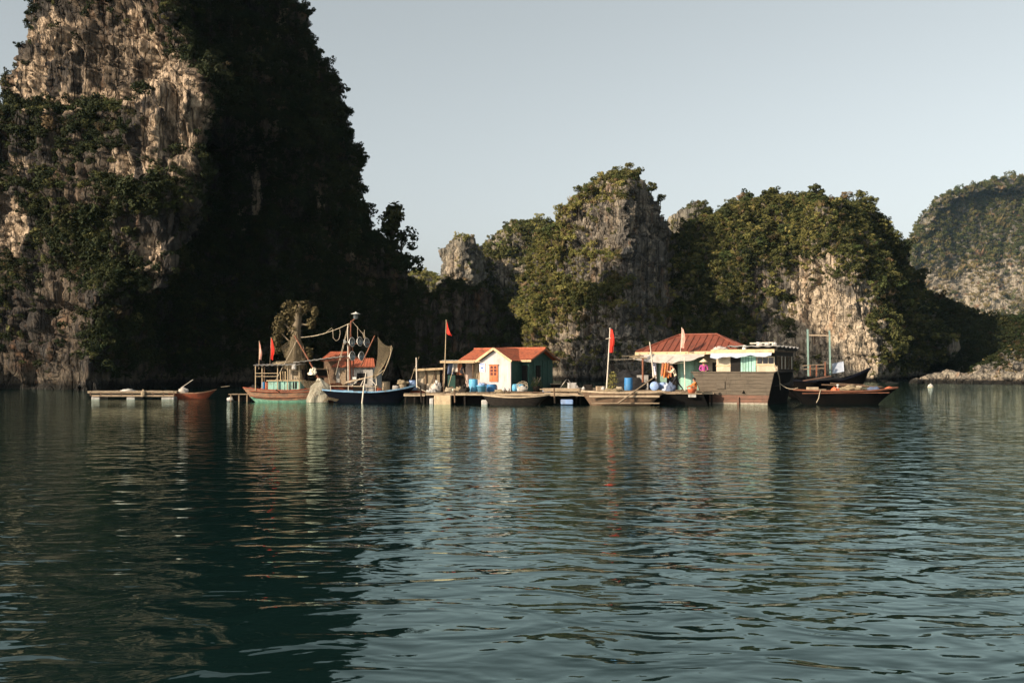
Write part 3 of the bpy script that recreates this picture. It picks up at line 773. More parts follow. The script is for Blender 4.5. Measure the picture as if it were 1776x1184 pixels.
# ------------------------------------------------------------------ the floating village: materials
M = dict(
    plank=mat('plank_wood', (0.30, 0.225, 0.15), (0.17, 0.125, 0.082), 5, (1, 6, 6), grime=(0.10, 0.075, 0.05)),
    pale=mat('pale_wood', (0.44, 0.345, 0.235), (0.30, 0.225, 0.15), 5, (1, 6, 6), grime=(0.20, 0.15, 0.10)),
    brown=mat('brown_wood', (0.16, 0.10, 0.06), (0.09, 0.06, 0.04), 4, (1, 5, 5), grime=(0.03, 0.022, 0.018)),
    dark=mat('dark_wood', (0.026, 0.021, 0.017), (0.013, 0.011, 0.009), 4, (1, 4, 4), spec=0.1),
    black=mat('tar_and_shade_black', (0.005, 0.005, 0.005), (0.008, 0.007, 0.006), 3, rough=0.85, spec=0.03),  # tar, and also the black given to hull sides lying in shade
    red=mat('red_boat_paint', (0.29, 0.068, 0.030), (0.17, 0.052, 0.03), 6, (1, 1, 2), grime=(0.08, 0.04, 0.026)),
    orange=mat('orange_hull_paint', (0.31, 0.16, 0.09), (0.165, 0.115, 0.078), 4, (0.6, 1, 3), grime=(0.075, 0.060, 0.048), lo=0.42, hi=0.58),
    green_bottom=mat('green_bottom_paint', (0.16, 0.32, 0.22), (0.09, 0.20, 0.14), 5, grime=(0.05, 0.09, 0.06)),
    navy=mat('navy_hull_paint', (0.005, 0.007, 0.014), (0.007, 0.008, 0.011), 4, spec=0.04, grime=(0.010, 0.009, 0.008)),
    skyblue=mat('sky_blue_paint', (0.20, 0.36, 0.50), (0.13, 0.24, 0.36), 5, grime=(0.14, 0.13, 0.12)),
    turq=mat('turquoise_paint', (0.30, 0.50, 0.41), (0.22, 0.40, 0.33), 4, (1, 1, .4), grime=(0.17, 0.22, 0.17)),
    paleturq=mat('faded_turquoise_paint', (0.20, 0.30, 0.26), (0.15, 0.22, 0.19), 4, (1, 1, .4), grime=(0.12, 0.13, 0.11)),
    greenwall=mat('green_wall_paint', (0.028, 0.072, 0.056), (0.020, 0.052, 0.042), 3, grime=(0.014, 0.028, 0.024)),
    minty=mat('mint_wall_paint', (0.20, 0.31, 0.245), (0.15, 0.25, 0.195), 3, grime=(0.14, 0.19, 0.15)),
    white=mat('white_wall_paint', (0.45, 0.41, 0.40), (0.37, 0.335, 0.32), 2.2, (2.5, 2.5, .35), rough=0.85, bmp=0.2, grime=(0.31, 0.255, 0.205)),
    pink=mat('pinkish_wall_paint', (0.47, 0.36, 0.31), (0.39, 0.29, 0.245), 3, rough=0.85, bmp=0.15, grime=(0.34, 0.25, 0.2)),
    cream=mat('cream_trim_paint', (0.52, 0.39, 0.23), (0.43, 0.31, 0.175), 5, (1, 4, 4), grime=(0.30, 0.21, 0.12)),
    beige=mat('beige_panel', (0.48, 0.40, 0.29), (0.38, 0.31, 0.22), 4, (1, 1, .5), grime=(0.24, 0.19, 0.13)),
    mat_=mat('woven_bamboo_mat', (0.32, 0.25, 0.16), (0.20, 0.155, 0.10), 14, (1, 1, 4), grime=(0.11, 0.09, 0.06)),
    tile=mat('red_roof_tile', (0.37, 0.105, 0.050), (0.25, 0.068, 0.035), 5, rough=0.85, grime=(0.13, 0.050, 0.032)),
    metalroof=mat('rusty_red_sheet', (0.20, 0.060, 0.035), (0.145, 0.042, 0.026), 3, (2, 1, 1), rough=0.55, grime=(0.09, 0.04, 0.028)),
    asbestos=mat('grey_corrugated_sheet', (0.36, 0.34, 0.31), (0.24, 0.23, 0.21), 4, grime=(0.12, 0.11, 0.09)),
    tarpw=mat('white_tarp', (0.44, 0.40, 0.355), (0.36, 0.325, 0.29), 3, rough=0.8, bmp=0.3, grime=(0.27, 0.23, 0.185)),
    tarpb=mat('pale_blue_tarp', (0.36, 0.395, 0.45), (0.28, 0.32, 0.385), 3, rough=0.7, grime=(0.33, 0.32, 0.30)),
    tarpd=mat('dark_tarp', (0.022, 0.022, 0.023), (0.013, 0.013, 0.014), 3, rough=0.8, spec=0.1),
    barrel=mat('blue_plastic', (0.045, 0.20, 0.42), (0.035, 0.15, 0.34), 3, rough=0.45, bmp=0.1, grime=(0.06, 0.12, 0.20)),
    barrel_l=mat('light_blue_plastic', (0.10, 0.37, 0.56), (0.08, 0.30, 0.48), 3, rough=0.45, bmp=0.1, grime=(0.14, 0.25, 0.33)),
    barrel_p=mat('faded_blue_plastic', (0.24, 0.35, 0.56), (0.18, 0.27, 0.46), 3, rough=0.5, bmp=0.1, grime=(0.22, 0.24, 0.30)),
    foam=mat('dirty_foam', (0.47, 0.45, 0.42), (0.36, 0.345, 0.315), 5, rough=0.9, grime=(0.22, 0.19, 0.155)),
    foam_y=mat('yellowed_foam', (0.56, 0.44, 0.28), (0.44, 0.34, 0.21), 4, rough=0.9, grime=(0.25, 0.19, 0.12)),
    flag=mat('red_flag_cloth', (0.56, 0.035, 0.02), (0.45, 0.025, 0.015), 3, rough=0.8, bmp=0.1),
    flagp=mat('faded_flag_cloth', (0.55, 0.31, 0.25), (0.46, 0.20, 0.15), 6, rough=0.8, bmp=0.1),
    pole=mat('bamboo_pole', (0.42, 0.32, 0.20), (0.28, 0.21, 0.13), 6, (1, 1, .3)),
    polew=mat('whitened_pole', (0.62, 0.55, 0.45), (0.45, 0.39, 0.31), 6, (1, 1, .3)),
    rust=mat('rusty_iron', (0.22, 0.085, 0.045), (0.12, 0.055, 0.035), 7, rough=0.8),
    rope=mat('rope_fibre', (0.46, 0.39, 0.28), (0.32, 0.26, 0.18), 12),
    netb=mat('brown_netting', (0.24, 0.19, 0.115), (0.16, 0.125, 0.08), 8),
    netp=mat('pale_netting', (0.68, 0.63, 0.50), (0.54, 0.50, 0.38), 8),
    steel=mat('lamp_enamel', (0.66, 0.64, 0.58), (0.50, 0.48, 0.43), 6, rough=0.4, bmp=0.05),
    bowl=mat('lamp_reflector', (0.22, 0.24, 0.245), (0.13, 0.15, 0.155), 4, rough=0.25, bmp=0.0, metal=0.6),
    bulb=mat('lamp_bulb_glass', (0.26, 0.28, 0.29), (0.20, 0.22, 0.23), 4, rough=0.1, bmp=0.0),
    glassd=mat('dark_window_glass', (0.012, 0.014, 0.016), (0.018, 0.018, 0.018), 2, rough=0.12, bmp=0.0),
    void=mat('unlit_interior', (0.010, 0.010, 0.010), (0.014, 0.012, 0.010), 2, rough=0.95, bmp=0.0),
    door=mat('orange_door_paint', (0.46, 0.155, 0.06), (0.38, 0.12, 0.05), 6, grime=(0.25, 0.09, 0.05)),
    paned=mat('red_brown_glass', (0.085, 0.016, 0.012), (0.06, 0.012, 0.01), 3, rough=0.15, bmp=0.0),
    signw=mat('sign_white', (0.66, 0.66, 0.68), (0.60, 0.60, 0.63), 3, bmp=0.0),
    signb=mat('sign_blue_ink', (0.05, 0.10, 0.32), (0.06, 0.12, 0.34), 3, bmp=0.0),
    clay=mat('orange_plastic', (0.55, 0.15, 0.07), (0.45, 0.12, 0.06), 4, rough=0.5, bmp=0.1),
    barge=mat('weathered_barge_wood', (0.115, 0.092, 0.066), (0.072, 0.058, 0.042), 2.2, (0.6, 1, 5), grime=(0.045, 0.036, 0.028), bmp=0.6),
    bargered=mat('barge_red_lead', (0.165, 0.082, 0.055), (0.10, 0.062, 0.044), 2.6, (0.6, 1, 3), grime=(0.06, 0.043, 0.032), bmp=0.6),
    limew=mat('limed_waterline', (0.33, 0.28, 0.22), (0.20, 0.165, 0.125), 5, grime=(0.17, 0.13, 0.09)),
    skin=mat('skin', (0.36, 0.20, 0.13), (0.30, 0.165, 0.105), 9, rough=0.6, bmp=0.05),
    hair=mat('black_hair', (0.010, 0.008, 0.007), (0.016, 0.012, 0.010), 20, rough=0.5),
    straw=mat('palm_leaf_hat', (0.62, 0.50, 0.33), (0.52, 0.40, 0.25), 18, (1, 1, 3)),
    magenta=mat('magenta_cloth', (0.42, 0.07, 0.24), (0.33, 0.05, 0.19), 8, rough=0.85),
    creamc=mat('cream_cloth', (0.62, 0.50, 0.36), (0.54, 0.42, 0.29), 8, rough=0.85),
    blackc=mat('black_cloth', (0.015, 0.015, 0.018), (0.022, 0.022, 0.026), 8, rough=0.9),
    orangec=mat('orange_cloth', (0.55, 0.19, 0.05), (0.44, 0.14, 0.04), 8, rough=0.85),
    brownc=mat('rust_brown_cloth', (0.34, 0.13, 0.06), (0.24, 0.09, 0.045), 8, rough=0.85),
    bluec=mat('blue_grey_cloth', (0.10, 0.13, 0.20), (0.07, 0.09, 0.14), 8, rough=0.85),
)
S67 = 67 / FPX

# ------------------------------------------------------------------ builders
def rotz(p, a): return (p[0] * math.cos(a) - p[1] * math.sin(a), p[0] * math.sin(a) + p[1] * math.cos(a), p[2])

def hull(parent, L, B, mid, stern_rise, bow_rise, keel=-0.3, rz=0.0, m_side=None, m_low=None, low_z=0.2, m_gun=None, stern_w=0.6, bow_w=0.05,
         over_b=0.16, over_s=0.10, flare=0.72, vee=0.6, strakes=5, rim=(0.06, 0.07), thwarts=0, m_thw=None, floor=True, deck=0, n=26):
    """a planked boat, bow towards +x: lapped strakes outside, a shell inside, gunwales, thwarts"""
    def sta(t):
        if t < 0.5:
            f = stern_w + (1 - stern_w) * math.sin(math.pi * t)
            zs = mid + stern_rise * (1 - 2 * t) ** 2
        else:
            q = 2 * t - 1
            f = bow_w + (1 - bow_w) * (1 - q ** 2.3)
            zs = mid + bow_rise * q ** 2
        e = abs(2 * t - 1)
        zk = keel + (zs - keel) * 0.35 * e ** 4
        return f * B / 2, zs, zk
    def pt(t, z_f, side, inset=0.0, lap=0.0):
        hb, zs, zk = sta(t)
        z = zk + (zs - zk) * z_f
        w = hb * (flare * 0.55 + (1 - flare * 0.55) * z_f ** vee) if z_f > 0 else hb * flare * 0.55
        w = max(w - inset, 0.01) + lap
        ov = over_b if t > 0.5 else over_s
        x = (t - 0.5) * L * (1 - ov * (1 - z_f) * abs(2 * t - 1) * 2)
        return Vector(rotz((x, side * w, z), rz))
    up, lowm = MB(), MB()
    for side in (-1, 1):
        for k in range(strakes):
            f0, f1 = k / strakes, (k + 1) / strakes
            mb = lowm if (m_low and sta(0.5)[2] + (sta(0.5)[1] - sta(0.5)[2]) * (f0 + f1) / 2 < low_z) else up
            V = []
            for i in range(n + 1):
                t = i / n
                V += [pt(t, f0, side, 0, 0.016), pt(t, f1, side, 0, 0.0), pt(t, f1, side, 0, 0.016)]
            F = []
            for i in range(n):
                a = i * 3; b = a + 3
                q = [(a, b, b + 1, a + 1)] + ([(a + 1, b + 1, b + 2, a + 2)] if k < strakes - 1 else [])
                F += q if side < 0 else [tuple(reversed(x)) for x in q]
            mb.add(V, F)
        # inside of the planking
        V = [pt(i / n, f, side, 0.05) for i in range(n + 1) for f in (0.3, 1.0)]
        F = [(2 * i, 2 * i + 1, 2 * i + 3, 2 * i + 2) for i in range(n)]
        up.add(V, F if side < 0 else [tuple(reversed(x)) for x in F])
    # bottom, ends, floor
    V = []
    for i in range(n + 1): V += [pt(i / n, 0, -1), pt(i / n, 0, 1)]
    (lowm if m_low else up).add(V, [(2 * i, 2 * i + 1, 2 * i + 3, 2 * i + 2) for i in range(n)])
    for t, fl in ((0, 0), (1, 1)):
        V = [pt(t, f, s_) for f in (0, .33, .66, 1) for s_ in (-1, 1)]
        F = [(2 * i, 2 * i + 1, 2 * i + 3, 2 * i + 2) for i in range(3)]
        up.add(V, F if fl else [tuple(reversed(x)) for x in F])
    V = [pt(i / n, 0.32, s_, 0.05) for i in range(n + 1) for s_ in (-1, 1)]
    up.add(V, [(2 * i, 2 * i + 1, 2 * i + 3, 2 * i + 2) for i in range(n)])
    h = up.build('hull', m_side, parent)
    if m_low: lowm.build('bottom_paint', m_low, parent)
    if m_gun:
        for side in (-1, 1):
            g = MB()
            for i in range(n):
                a = pt(i / n, 1, side) + Vector((0, 0, rim[1] * 0.3)); b = pt((i + 1) / n, 1, side) + Vector((0, 0, rim[1] * 0.3))
                g.bar(a, b + (b - a) * 0.04, rim[0], rim[1])
            g.build('gunwale', m_gun, parent)
    for k in range(thwarts):
        t = 0.16 + 0.68 * (k + 0.5) / thwarts
        a, b = pt(t, 0.9, -1, 0.03), pt(t, 0.9, 1, 0.03)
        MB().bar(a, b, 0.2, 0.04).build('thwart', m_thw or m_gun, parent)
    for k in range(deck):
        t0, t1 = 0.06 + 0.88 * k / deck, 0.06 + 0.88 * (k + 0.93) / deck
        z = Vector((0, 0, 0.02 + 0.012 * random.random()))
        V = [pt(t0, .97, -1, .04) + z, pt(t1, .97, -1, .04) + z, pt(t1, .97, 1, .04) + z, pt(t0, .97, 1, .04) + z]
        V += [v - Vector((0, 0, .04)) for v in V]
        MB().add(V, [(0, 1, 2, 3), (7, 6, 5, 4), (0, 4, 5, 1), (1, 5, 6, 2), (2, 6, 7, 3), (3, 7, 4, 0)]).build('deck_plank', m_thw or m_gun, parent)
    return pt

def pieces(parent, name, m, size, places, jit=0.006):
    """alike boards: one mesh shared, each an object with its own place and a little unevenness"""
    me = MB().box((0, 0, 0), size).mesh(name, m)
    for p in places:
        loc, rz = (p[:3], p[3] if len(p) > 3 else 0.0)
        o = link_mesh(name, me, parent, Vector(loc) + Vector((random.uniform(-jit, jit) * 2, random.uniform(-jit, jit), random.uniform(-jit, jit))))
        o.rotation_euler = (0, 0, rz + random.uniform(-0.006, 0.006))

def raft(name, label, x0, x1, y0, y1, z, cat='raft', rz=0.0, mp=None, mbeam=None, pw=0.3, floats=(), posts=True, group=None, along='y'):
    """timber deck over beams: planks, edge beams, posts into the water"""
    t = thing(name, label, cat, ((x0 + x1) / 2, (y0 + y1) / 2, 0), rz, group)
    hx, hy = (x1 - x0) / 2, (y1 - y0) / 2
    if along == 'y':
        n = int((x1 - x0) / pw); w = (x1 - x0) / n
        pieces(t, 'plank', mp or M['plank'], (w - 0.025, y1 - y0, 0.045), [(-hx + w * (i + .5), random.uniform(-.06, .03), z - 0.022) for i in range(n)], 0.01)
    else:
        n = int((y1 - y0) / pw); w = (y1 - y0) / n
        pieces(t, 'plank', mp or M['plank'], (x1 - x0, w - 0.02, 0.045), [(random.uniform(-.05, .05), -hy + w * (i + .5), z - 0.022) for i in range(n)], 0.01)
    for y in (-hy + 0.08, 0, hy - 0.1):
        MB().box((0, y, z - 0.115), (x1 - x0, 0.13, 0.13)).build('beam', mbeam or M['pale'], t)
    MB().box((0, 0.45, z / 2 - 0.14), (x1 - x0 - 0.3, y1 - y0 - 0.6, z - 0.05)).build('float_bed', M['black'], t)
    if posts:
        k = max(2, int((x1 - x0) / 2.3))
        for i in range(k + 1):
            MB().box((-hx + 0.1 + (x1 - x0 - .2) * i / k, -hy + 0.16, (z - 0.18 - 0.4) / 2), (0.1, 0.1, z - 0.18 + 0.4)).build('post', M['dark'], t)
    for (fx, fy, sx, sy, sz, m_, zz) in floats:
        b = MB(); b.box((fx, fy, zz), (sx, sy, sz)); 
        o = b.build('float', m_, t)
        bv = o.modifiers.new('soft', 'BEVEL'); bv.width = 0.05; bv.segments = 2
    return t

def barrel(label, p, h=0.85, r=0.29, m='barrel', lying=None, group='blue plastic barrels on the rafts', name='barrel', cat='barrel'):
    t = thing(name, label, cat, p, 0, group)
    prof = [(0, 0), (r * .93, 0), (r * .97, .03 * h)]
    for k in range(12):
        z = 0.05 + 0.9 * k / 11
        prof.append((r * (1.0 + (0.035 if k in (3, 7) else 0) - (0.03 if k in (0, 11) else 0)), z * h))
    prof += [(r * .94, .975 * h), (r * .90, h * .975), (r * .88, h * .955), (0, h * .955)]
    b = MB().lathe(prof, (0, 0, 0), 22); o = b.build('drum', M[m], t)
    b2 = MB().lathe([(r * .95, h * .965), (r * .985, h * .985), (r * .95, h * 1.0), (r * .90, h * .985)], (0, 0, 0), 22); o2 = b2.build('rim', M[m], t)
    b3 = MB().cyl((r * .5, 0, h * .955), (r * .5, 0, h * .99), r * .12, n=8); o3 = b3.build('bung', M['black'], t)
    if lying is not None:
        t.rotation_euler = (0, R(90), lying); t.location = Vector(p) + Vector((-math.cos(lying) * h / 2, -math.sin(lying) * h / 2, r))
    return t

def heap(name, label, p, size, m, cat, seed=0, group=None, rough_=0.25, parent=None, nu=26, nv=14):
    """a slumped heap with folds: closed at the base"""
    V = []; F = []
    for j in range(nv + 1):
        v = j / nv
        for i in range(nu):
            a = 2 * math.pi * i / nu
            rr = math.sin(math.pi * 0.5 * (1 - v)) ** 0.6 if v < 1 else 0
            V.append((math.cos(a) * rr, math.sin(a) * rr, v ** 0.8))
    A = np.array(V)
    q = A * np.array([2.2, 2.2, 2.2]) + seed * 5.7
    d = 1 + rough_ * fbm(q, 3)
    A = A * d[:, None] * np.array([size[0] / 2, size[1] / 2, size[2]])
    A[:, 2] = np.maximum(A[:, 2], 0)
    for j in range(nv):
        for i in range(nu):
            i2 = (i + 1) % nu
            F.append((j * nu + i, j * nu + i2, (j + 1) * nu + i2, (j + 1) * nu + i))
    mb = MB().add([tuple(x) for x in A], F, True)
    mb.add([tuple(x) for x in A[:nu]], [tuple(range(nu - 1, -1, -1))])
    o = mb.build(name, m, parent, p)
    if parent is None: tag(o, label, cat, group)
    return o

def net_cords(fn, nu, nv, r, seg=14, diag=False):
    mb = MB()
    for i in range(nu + 1):
        mb.tube([fn(i / nu, j / seg) for j in range(seg + 1)], r, 3, False)
    for j in range(nv + 1):
        mb.tube([fn(i / seg, j / nv) for i in range(seg + 1)], r, 3, False)
    return mb

def flag(label, base, top, w, hgt, m='flag', fold=0.5, drop=0.0, sway=(1, 0), group='flags on tall poles', r=0.025, at=0.0, pole='pole', folds=3, lean=0.0):
    """pole and a limp cloth hoisted on it"""
    base = Vector(base); top = Vector(top)
    t = thing('flag', label, 'flag', base, 0, group)
    d = top - base
    MB().tube([(0, 0, 0), d * .5 + Vector((0.01, 0, 0)), d], [r, r * .85, r * .6], 7).build('pole', M[pole], t)
    MB().lathe([(0, .06), (r * 1.4, .03), (r * 1.4, 0), (0, 0)], d, 8).build('finial', M[pole], t)
    dn = d.normalized()
    sx = Vector((sway[0], sway[1], 0))
    def fn(u, v):                       # u out from the pole, v down it
        p = d - dn * (at + v * hgt)
        out = u * w * (0.28 + 0.72 * math.sin(min(1.0, 0.12 + v * 1.15) * 2.2) ** 1.2) * (1 - fold * 0.2 * v)
        wave = math.sin(u * folds * 3.14 + v * 2.2) * 0.10 * u * (0.4 + v) * w * 2
        return p + sx * (out + r) + Vector((-sx.y, sx.x, 0)) * wave + Vector((lean * u * v, 0, -drop * u ** 1.2 * (0.6 + .4 * math.sin(v * 3 + u))))
    MB().sheet(fn, 14, 16, 0.008).build('cloth', M[m], t)
    return t

def line(name, label, pts, r, m, cat, sag=0.0, n=12, group=None):
    P = [Vector(p) for p in pts]
    if len(P) == 2 and sag:
        P = [P[0].lerp(P[1], i / n) - Vector((0, 0, sag * 4 * (i / n) * (1 - i / n))) for i in range(n + 1)]
    o = MB().tube([p - P[0] for p in P], r, 5).build(name, m, None, P[0])
    return tag(o, label, cat, group)

# ------------------------------------------------------------------ 1 raft and red rowing boat, far left
S = 73 / FPX
x0, x1 = W(154, 0, 73).x, W(308, 0, 73).x
fl = [((px - 231) * S, -0.45, wpx * S, 1.1, 0.26, M['asbestos'], 0.06) for px, wpx in ((167, 15), (228, 15), (292, 22))]
t = thing('raft', 'low timber raft on white foam floats below the dark cliff', 'raft', ((x0 + x1) / 2, 73.6, 0))
hx = (x1 - x0) / 2
for y in (-0.75, 0.75):
    MB().box((0, y, 0.50), (x1 - x0, 0.12, 0.11)).build('beam', M['plank'], t)
    MB().box((0.05, y - 0.02, 0.26), (x1 - x0 - 0.5, 0.10, 0.13)).build('beam', M['plank'], t)
pieces(t, 'plank', M['pale'], (0.26, 1.7, 0.04), [(-hx + 0.15 + 0.285 * i, 0, 0.578) for i in range(int((x1 - x0) / 0.285))], 0.012)
for i in range(9):
    MB().box((-hx + 0.2 + (x1 - x0 - .4) * i / 8, -0.78, 0.38), (0.07, 0.09, 0.26)).build('post', M['brown'], t)
for (fx, fy, sx, sy, sz, m_, zz) in fl:
    o = MB().box((fx, 0.0, zz), (sx, 1.5, sz)).build('foam_float', m_, t)
    bv = o.modifiers.new('soft', 'BEVEL'); bv.width = 0.06; bv.segments = 2
heap('net_heap', 'small pale heap of folded netting lying on the low left raft', Vector((W(222, 0, 73.4).x, 73.4, 0.59)), (1.0, 0.9, 0.16), M['foam'], 'net', 1)
heap('rag_bundle', 'brown rag bundle hung over the edge of the low left raft', Vector((W(248, 0, 72.7).x, 72.72, 0.2)), (0.32, 0.2, 0.5), M['mat_'], 'bundle', 5)

t = thing('rowing_boat', 'small red wooden rowing boat moored at the end of the left raft', 'boat', (W(333, 0, 74).x, 74, 0), R(6))
hull(t, 3.5, 1.15, 0.40, 0.08, 0.26, -0.2, m_side=M['red'], m_gun=M['orange'], thwarts=3, m_thw=M['plank'], stern_w=0.55)
p0 = Vector((W(320, 0, 74).x, 74, 0.55))
heap('white_sack', 'pale sack lying in the small red rowing boat', p0 + Vector((-0.1, 0, -0.1)), (0.7, 0.5, 0.42), M['tarpw'], 'sack', 2)
line('oar', 'thin oar sticking up out of the small red rowing boat', [W(313, 673, 73.8), W(335, 658, 74.1)], 0.022, M['polew'], 'oar')
line('mooring_pole', 'thin pole slanting off the red rowing boat towards the fishing boat', [W(383, 671, 74), W(398, 669, 74)], 0.012, M['rope'], 'pole')

# ------------------------------------------------------------------ 2 orange fishing boat with turquoise cabin
t = thing('fishing_boat', 'orange fishing boat with turquoise cabin and flat canopy roof', 'boat', (W(502, 0, 67).x, 67, 0))
o_ = t.location.copy()
def Lc(px, py, d=67.0): return W(px, py, d) - o_
hull(t, 5.9, 1.9, 0.78, 0.18, 0.42, -0.35, rz=R(-3), m_side=M['orange'], m_low=M['green_bottom'], low_z=0.12, m_gun=M['red'], stern_w=0.75, strakes=7, deck=14, m_thw=M['plank'], bow_w=.1)
for z0_, z1_, y_, m_ in ((.66, .66, -.95, 'red'), (.30, .34, -.84, 'rust')):
    MB().tube([(-2.55, y_ * .72, z0_ + .10), (-1.3, y_ * .93, z0_ + .01), (0, y_, z0_), (1.2, y_ * .92, z1_ + .02), (2.2, y_ * .62, z1_ + .16)], .035, 5).build('rubbing_strake', M[m_], t)
cx0, cx1 = Lc(469, 0).x, Lc(524, 0).x
cab = MB(); cab.box(((cx0 + cx1) / 2, 0, 1.10), (cx1 - cx0, 1.3, 0.62)); cabin = cab.build('cabin', M['turq'], t)
for i in range(1, 6):
    MB().box((cx0 + (cx1 - cx0) * i / 6, -0.66, 1.10), (0.03, 0.03, 0.6)).build('batten', M['turq'], cabin)
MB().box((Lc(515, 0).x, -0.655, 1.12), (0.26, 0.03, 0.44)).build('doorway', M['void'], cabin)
MB().box(((cx0 + cx1) / 2, 0, 1.44), (cx1 - cx0 + .2, 1.5, 0.06)).build('cabin_roof', M['cream'], t)
for px, y in ((448, -.75), (454, .7), (486, -.75), (487, .75), (503, -.75), (523, -.75), (523, .75), (459, -0.7)):
    zt = 2.44
    MB().box((Lc(px, 0).x, y, (zt + .78) / 2), (0.055, 0.055, zt - .78)).build('canopy_post', M['pole' if y < 0 else 'brown'], t)
rx0, rx1 = Lc(446, 0).x, Lc(527, 0).x
MB().sheet(lambda u, v: (rx0 + (rx1 - rx0) * u, -1.0 + 2.0 * v, 2.46 + 0.06 * u + 0.03 * math.sin(u * 60) + 0.05 * math.sin(v * 3.14)), 60, 6, 0.03).build('canopy_roof', M['asbestos'], t)
a, b = Lc(513, 628), Lc(600, 617)
MB().sheet(lambda u, v: (a.x + (b.x - a.x) * u, -0.8 + 2.2 * v, a.z + (b.z - a.z) * u + 0.02 * math.sin(u * 50)), 50, 4, 0.04).build('fore_canopy', M['asbestos'], t)
for px, zt in ((556, 2.7), (596, 2.9)):
    MB().box((Lc(px, 0).x, 1.1, zt / 2 + .4), (0.06, 0.06, zt - .8)).build('canopy_post', M['brown'], t)
for z in (1.93, 1.72):
    MB().bar(Lc(448, 0) * 1 + Vector((0, -.77, z - Lc(448, 0).z)), Lc(487, 0) + Vector((0, -.77, z - Lc(487, 0).z)), 0.04).build('rail', M['pole'], t)
for i, px in enumerate((491, 495, 499)):
    MB().box((Lc(px, 0).x, -.74, 1.75), (0.05, 0.04, 0.62)).build('bench_slat', M['cream'], t)
MB().box((Lc(513, 0).x, 0.1, 1.80), (0.62, 0.5, 0.66)).build('wheel_box', M['beige'], t)
MB().box((Lc(513, 0).x, -0.17, 1.92), (0.34, 0.04, 0.28)).build('wheel_box_window', M['glassd'], t)
bx = MB(); bx.box((Lc(553, 0).x, 1.0, 1.93), (0.95, 0.06, 0.62)); fr = bx.build('fore_shelter', M['rust'], t)
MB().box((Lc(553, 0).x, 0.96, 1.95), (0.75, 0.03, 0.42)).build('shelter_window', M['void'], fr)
MB().box((Lc(553, 0).x, 0.95, 2.22), (0.95, 0.05, 0.06)).build('shelter_trim', M['cream'], fr)
MB().bar((Lc(484, 0).x, -.95, .86), (Lc(492, 0).x, -.95, .62), 0.05).build('rudder_bar', M['black'], t)
boom = MB().tube([Lc(511, 582, 66.6), Lc(532, 618, 66.4), Lc(553, 657, 66.2)], [0.05, 0.06, 0.06], 7); boom.build('net_boom', M['rust'], t)
barrel('small dark blue can on the stern of the orange fishing boat', Vector((W(458, 0, 67).x, 66.9, 0.83)), 0.5, 0.15, 'barrel', group='cans on the orange fishing boat', name='can', cat='can')
barrel('small brown can beside the blue one on the stern of the orange fishing boat', Vector((W(465, 0, 67).x, 66.8, 0.83)), 0.5, 0.13, 'clay', group='cans on the orange fishing boat', name='can', cat='can')
heap('rope_pile', 'dark rope pile on the stern deck of the orange fishing boat', Vector((W(442, 0, 67).x, 67, 0.84)), (0.7, 0.7, 0.3), M['dark'], 'rope', 6)

st = thing('landing_stage', 'short bamboo landing stage behind the stern of the orange fishing boat', 'landing stage', (W(420, 0, 68).x, 68, 0))
pieces(st, 'plank', M['plank'], (1.5, 0.22, 0.04), [(0, -.6 + .25 * i, 0.50) for i in range(5)])
for i in range(3): MB().box((-0.6 + .55 * i, -.62, .25), (.07, .07, .5)).build('post', M['plank'], st)
MB().box((0.05, .1, .22), (1.3, 1.1, .36)).build('float_bed', M['black'], st)
for i in range(3): MB().cyl((-.85 + .1 * i, -.5 + .4 * i, .1), (-.5 + .1 * i, -.5 + .4 * i, .22), 0.16, n=10).build('float', M['foam'], st)

flag('narrow faded pennant on the stern post of the orange fishing boat', W(449, 640, 66.2), W(449.5, 592, 66.2), 0.20, 1.15, 'flagp', 0.6, 0.3, (0.9, -0.3), folds=2, r=.02)
flag('limp red flag on the canopy roof of the orange fishing boat', W(468, 633, 66.6), W(470, 586, 66.6), 0.34, 1.4, 'flag', 0.3, 0.3, (0.9, -0.4), folds=3, r=.02)

# nets of the orange boat
n0 = W(553, 656, 66.1); n1 = W(553, 697, 66.0)
def drape(u, v):
    a = u * 2 * math.pi
    rr = (0.10 + 0.42 * min(v * 3, 1) ** 1.2 + 0.10 * v) * (1 + 0.16 * math.sin(a * 5 + v * 6) + 0.08 * math.sin(a * 9))
    return n0.lerp(n1, v) + Vector((math.cos(a) * rr + 0.1 * math.sin(v * 5), math.sin(a) * rr * 0.7, 0)) - n0
o = net_cords(drape, 38, 34, 0.0115, 30).build('lift_net', M['netp'], None, n0)
tag(o, 'pale gathered lift net hanging from the boom into the water', 'fishing net')
c0, c1, c2, c3 = W(563, 690, 66), W(592, 687, 65.8), W(583, 694, 65.4), W(560, 697, 65.4)
o = net_cords(lambda u, v: c0.lerp(c1, u).lerp(c3.lerp(c2, u), v) - c0 + Vector((0, 0, .1 * math.sin(u * 4))), 16, 10, 0.008, 8).build('scoop_net', M['netb'], None, c0)
tag(o, 'small dark scoop net stretched out just above the water', 'fishing net')
q0, q1 = W(514, 575, 68.6), W(512, 640, 68.6)
def cone(u, v):
    a = u * 2 * math.pi
    rr = (0.10 + 0.62 * v ** 0.7) * (1 + 0.22 * math.sin(a * 4 + 3 * v) + 0.14 * math.sin(a * 11) + 0.12 * math.sin(v * 19 + a * 3))
    return q0.lerp(q1, v) + Vector((math.cos(a) * rr * 0.85, math.sin(a) * rr * .7, 0)) - q0
o = net_cords(cone, 56, 60, 0.009, 26).build('drying_net', M['netb'], None, q0)
tag(o, 'tall brown cone of fishing net hung up to dry behind the fishing boat', 'fishing net')
m0 = [W(487, 602, 66.8), W(503, 590, 66.8), W(530, 668, 66.4), W(507, 648, 66.4)]
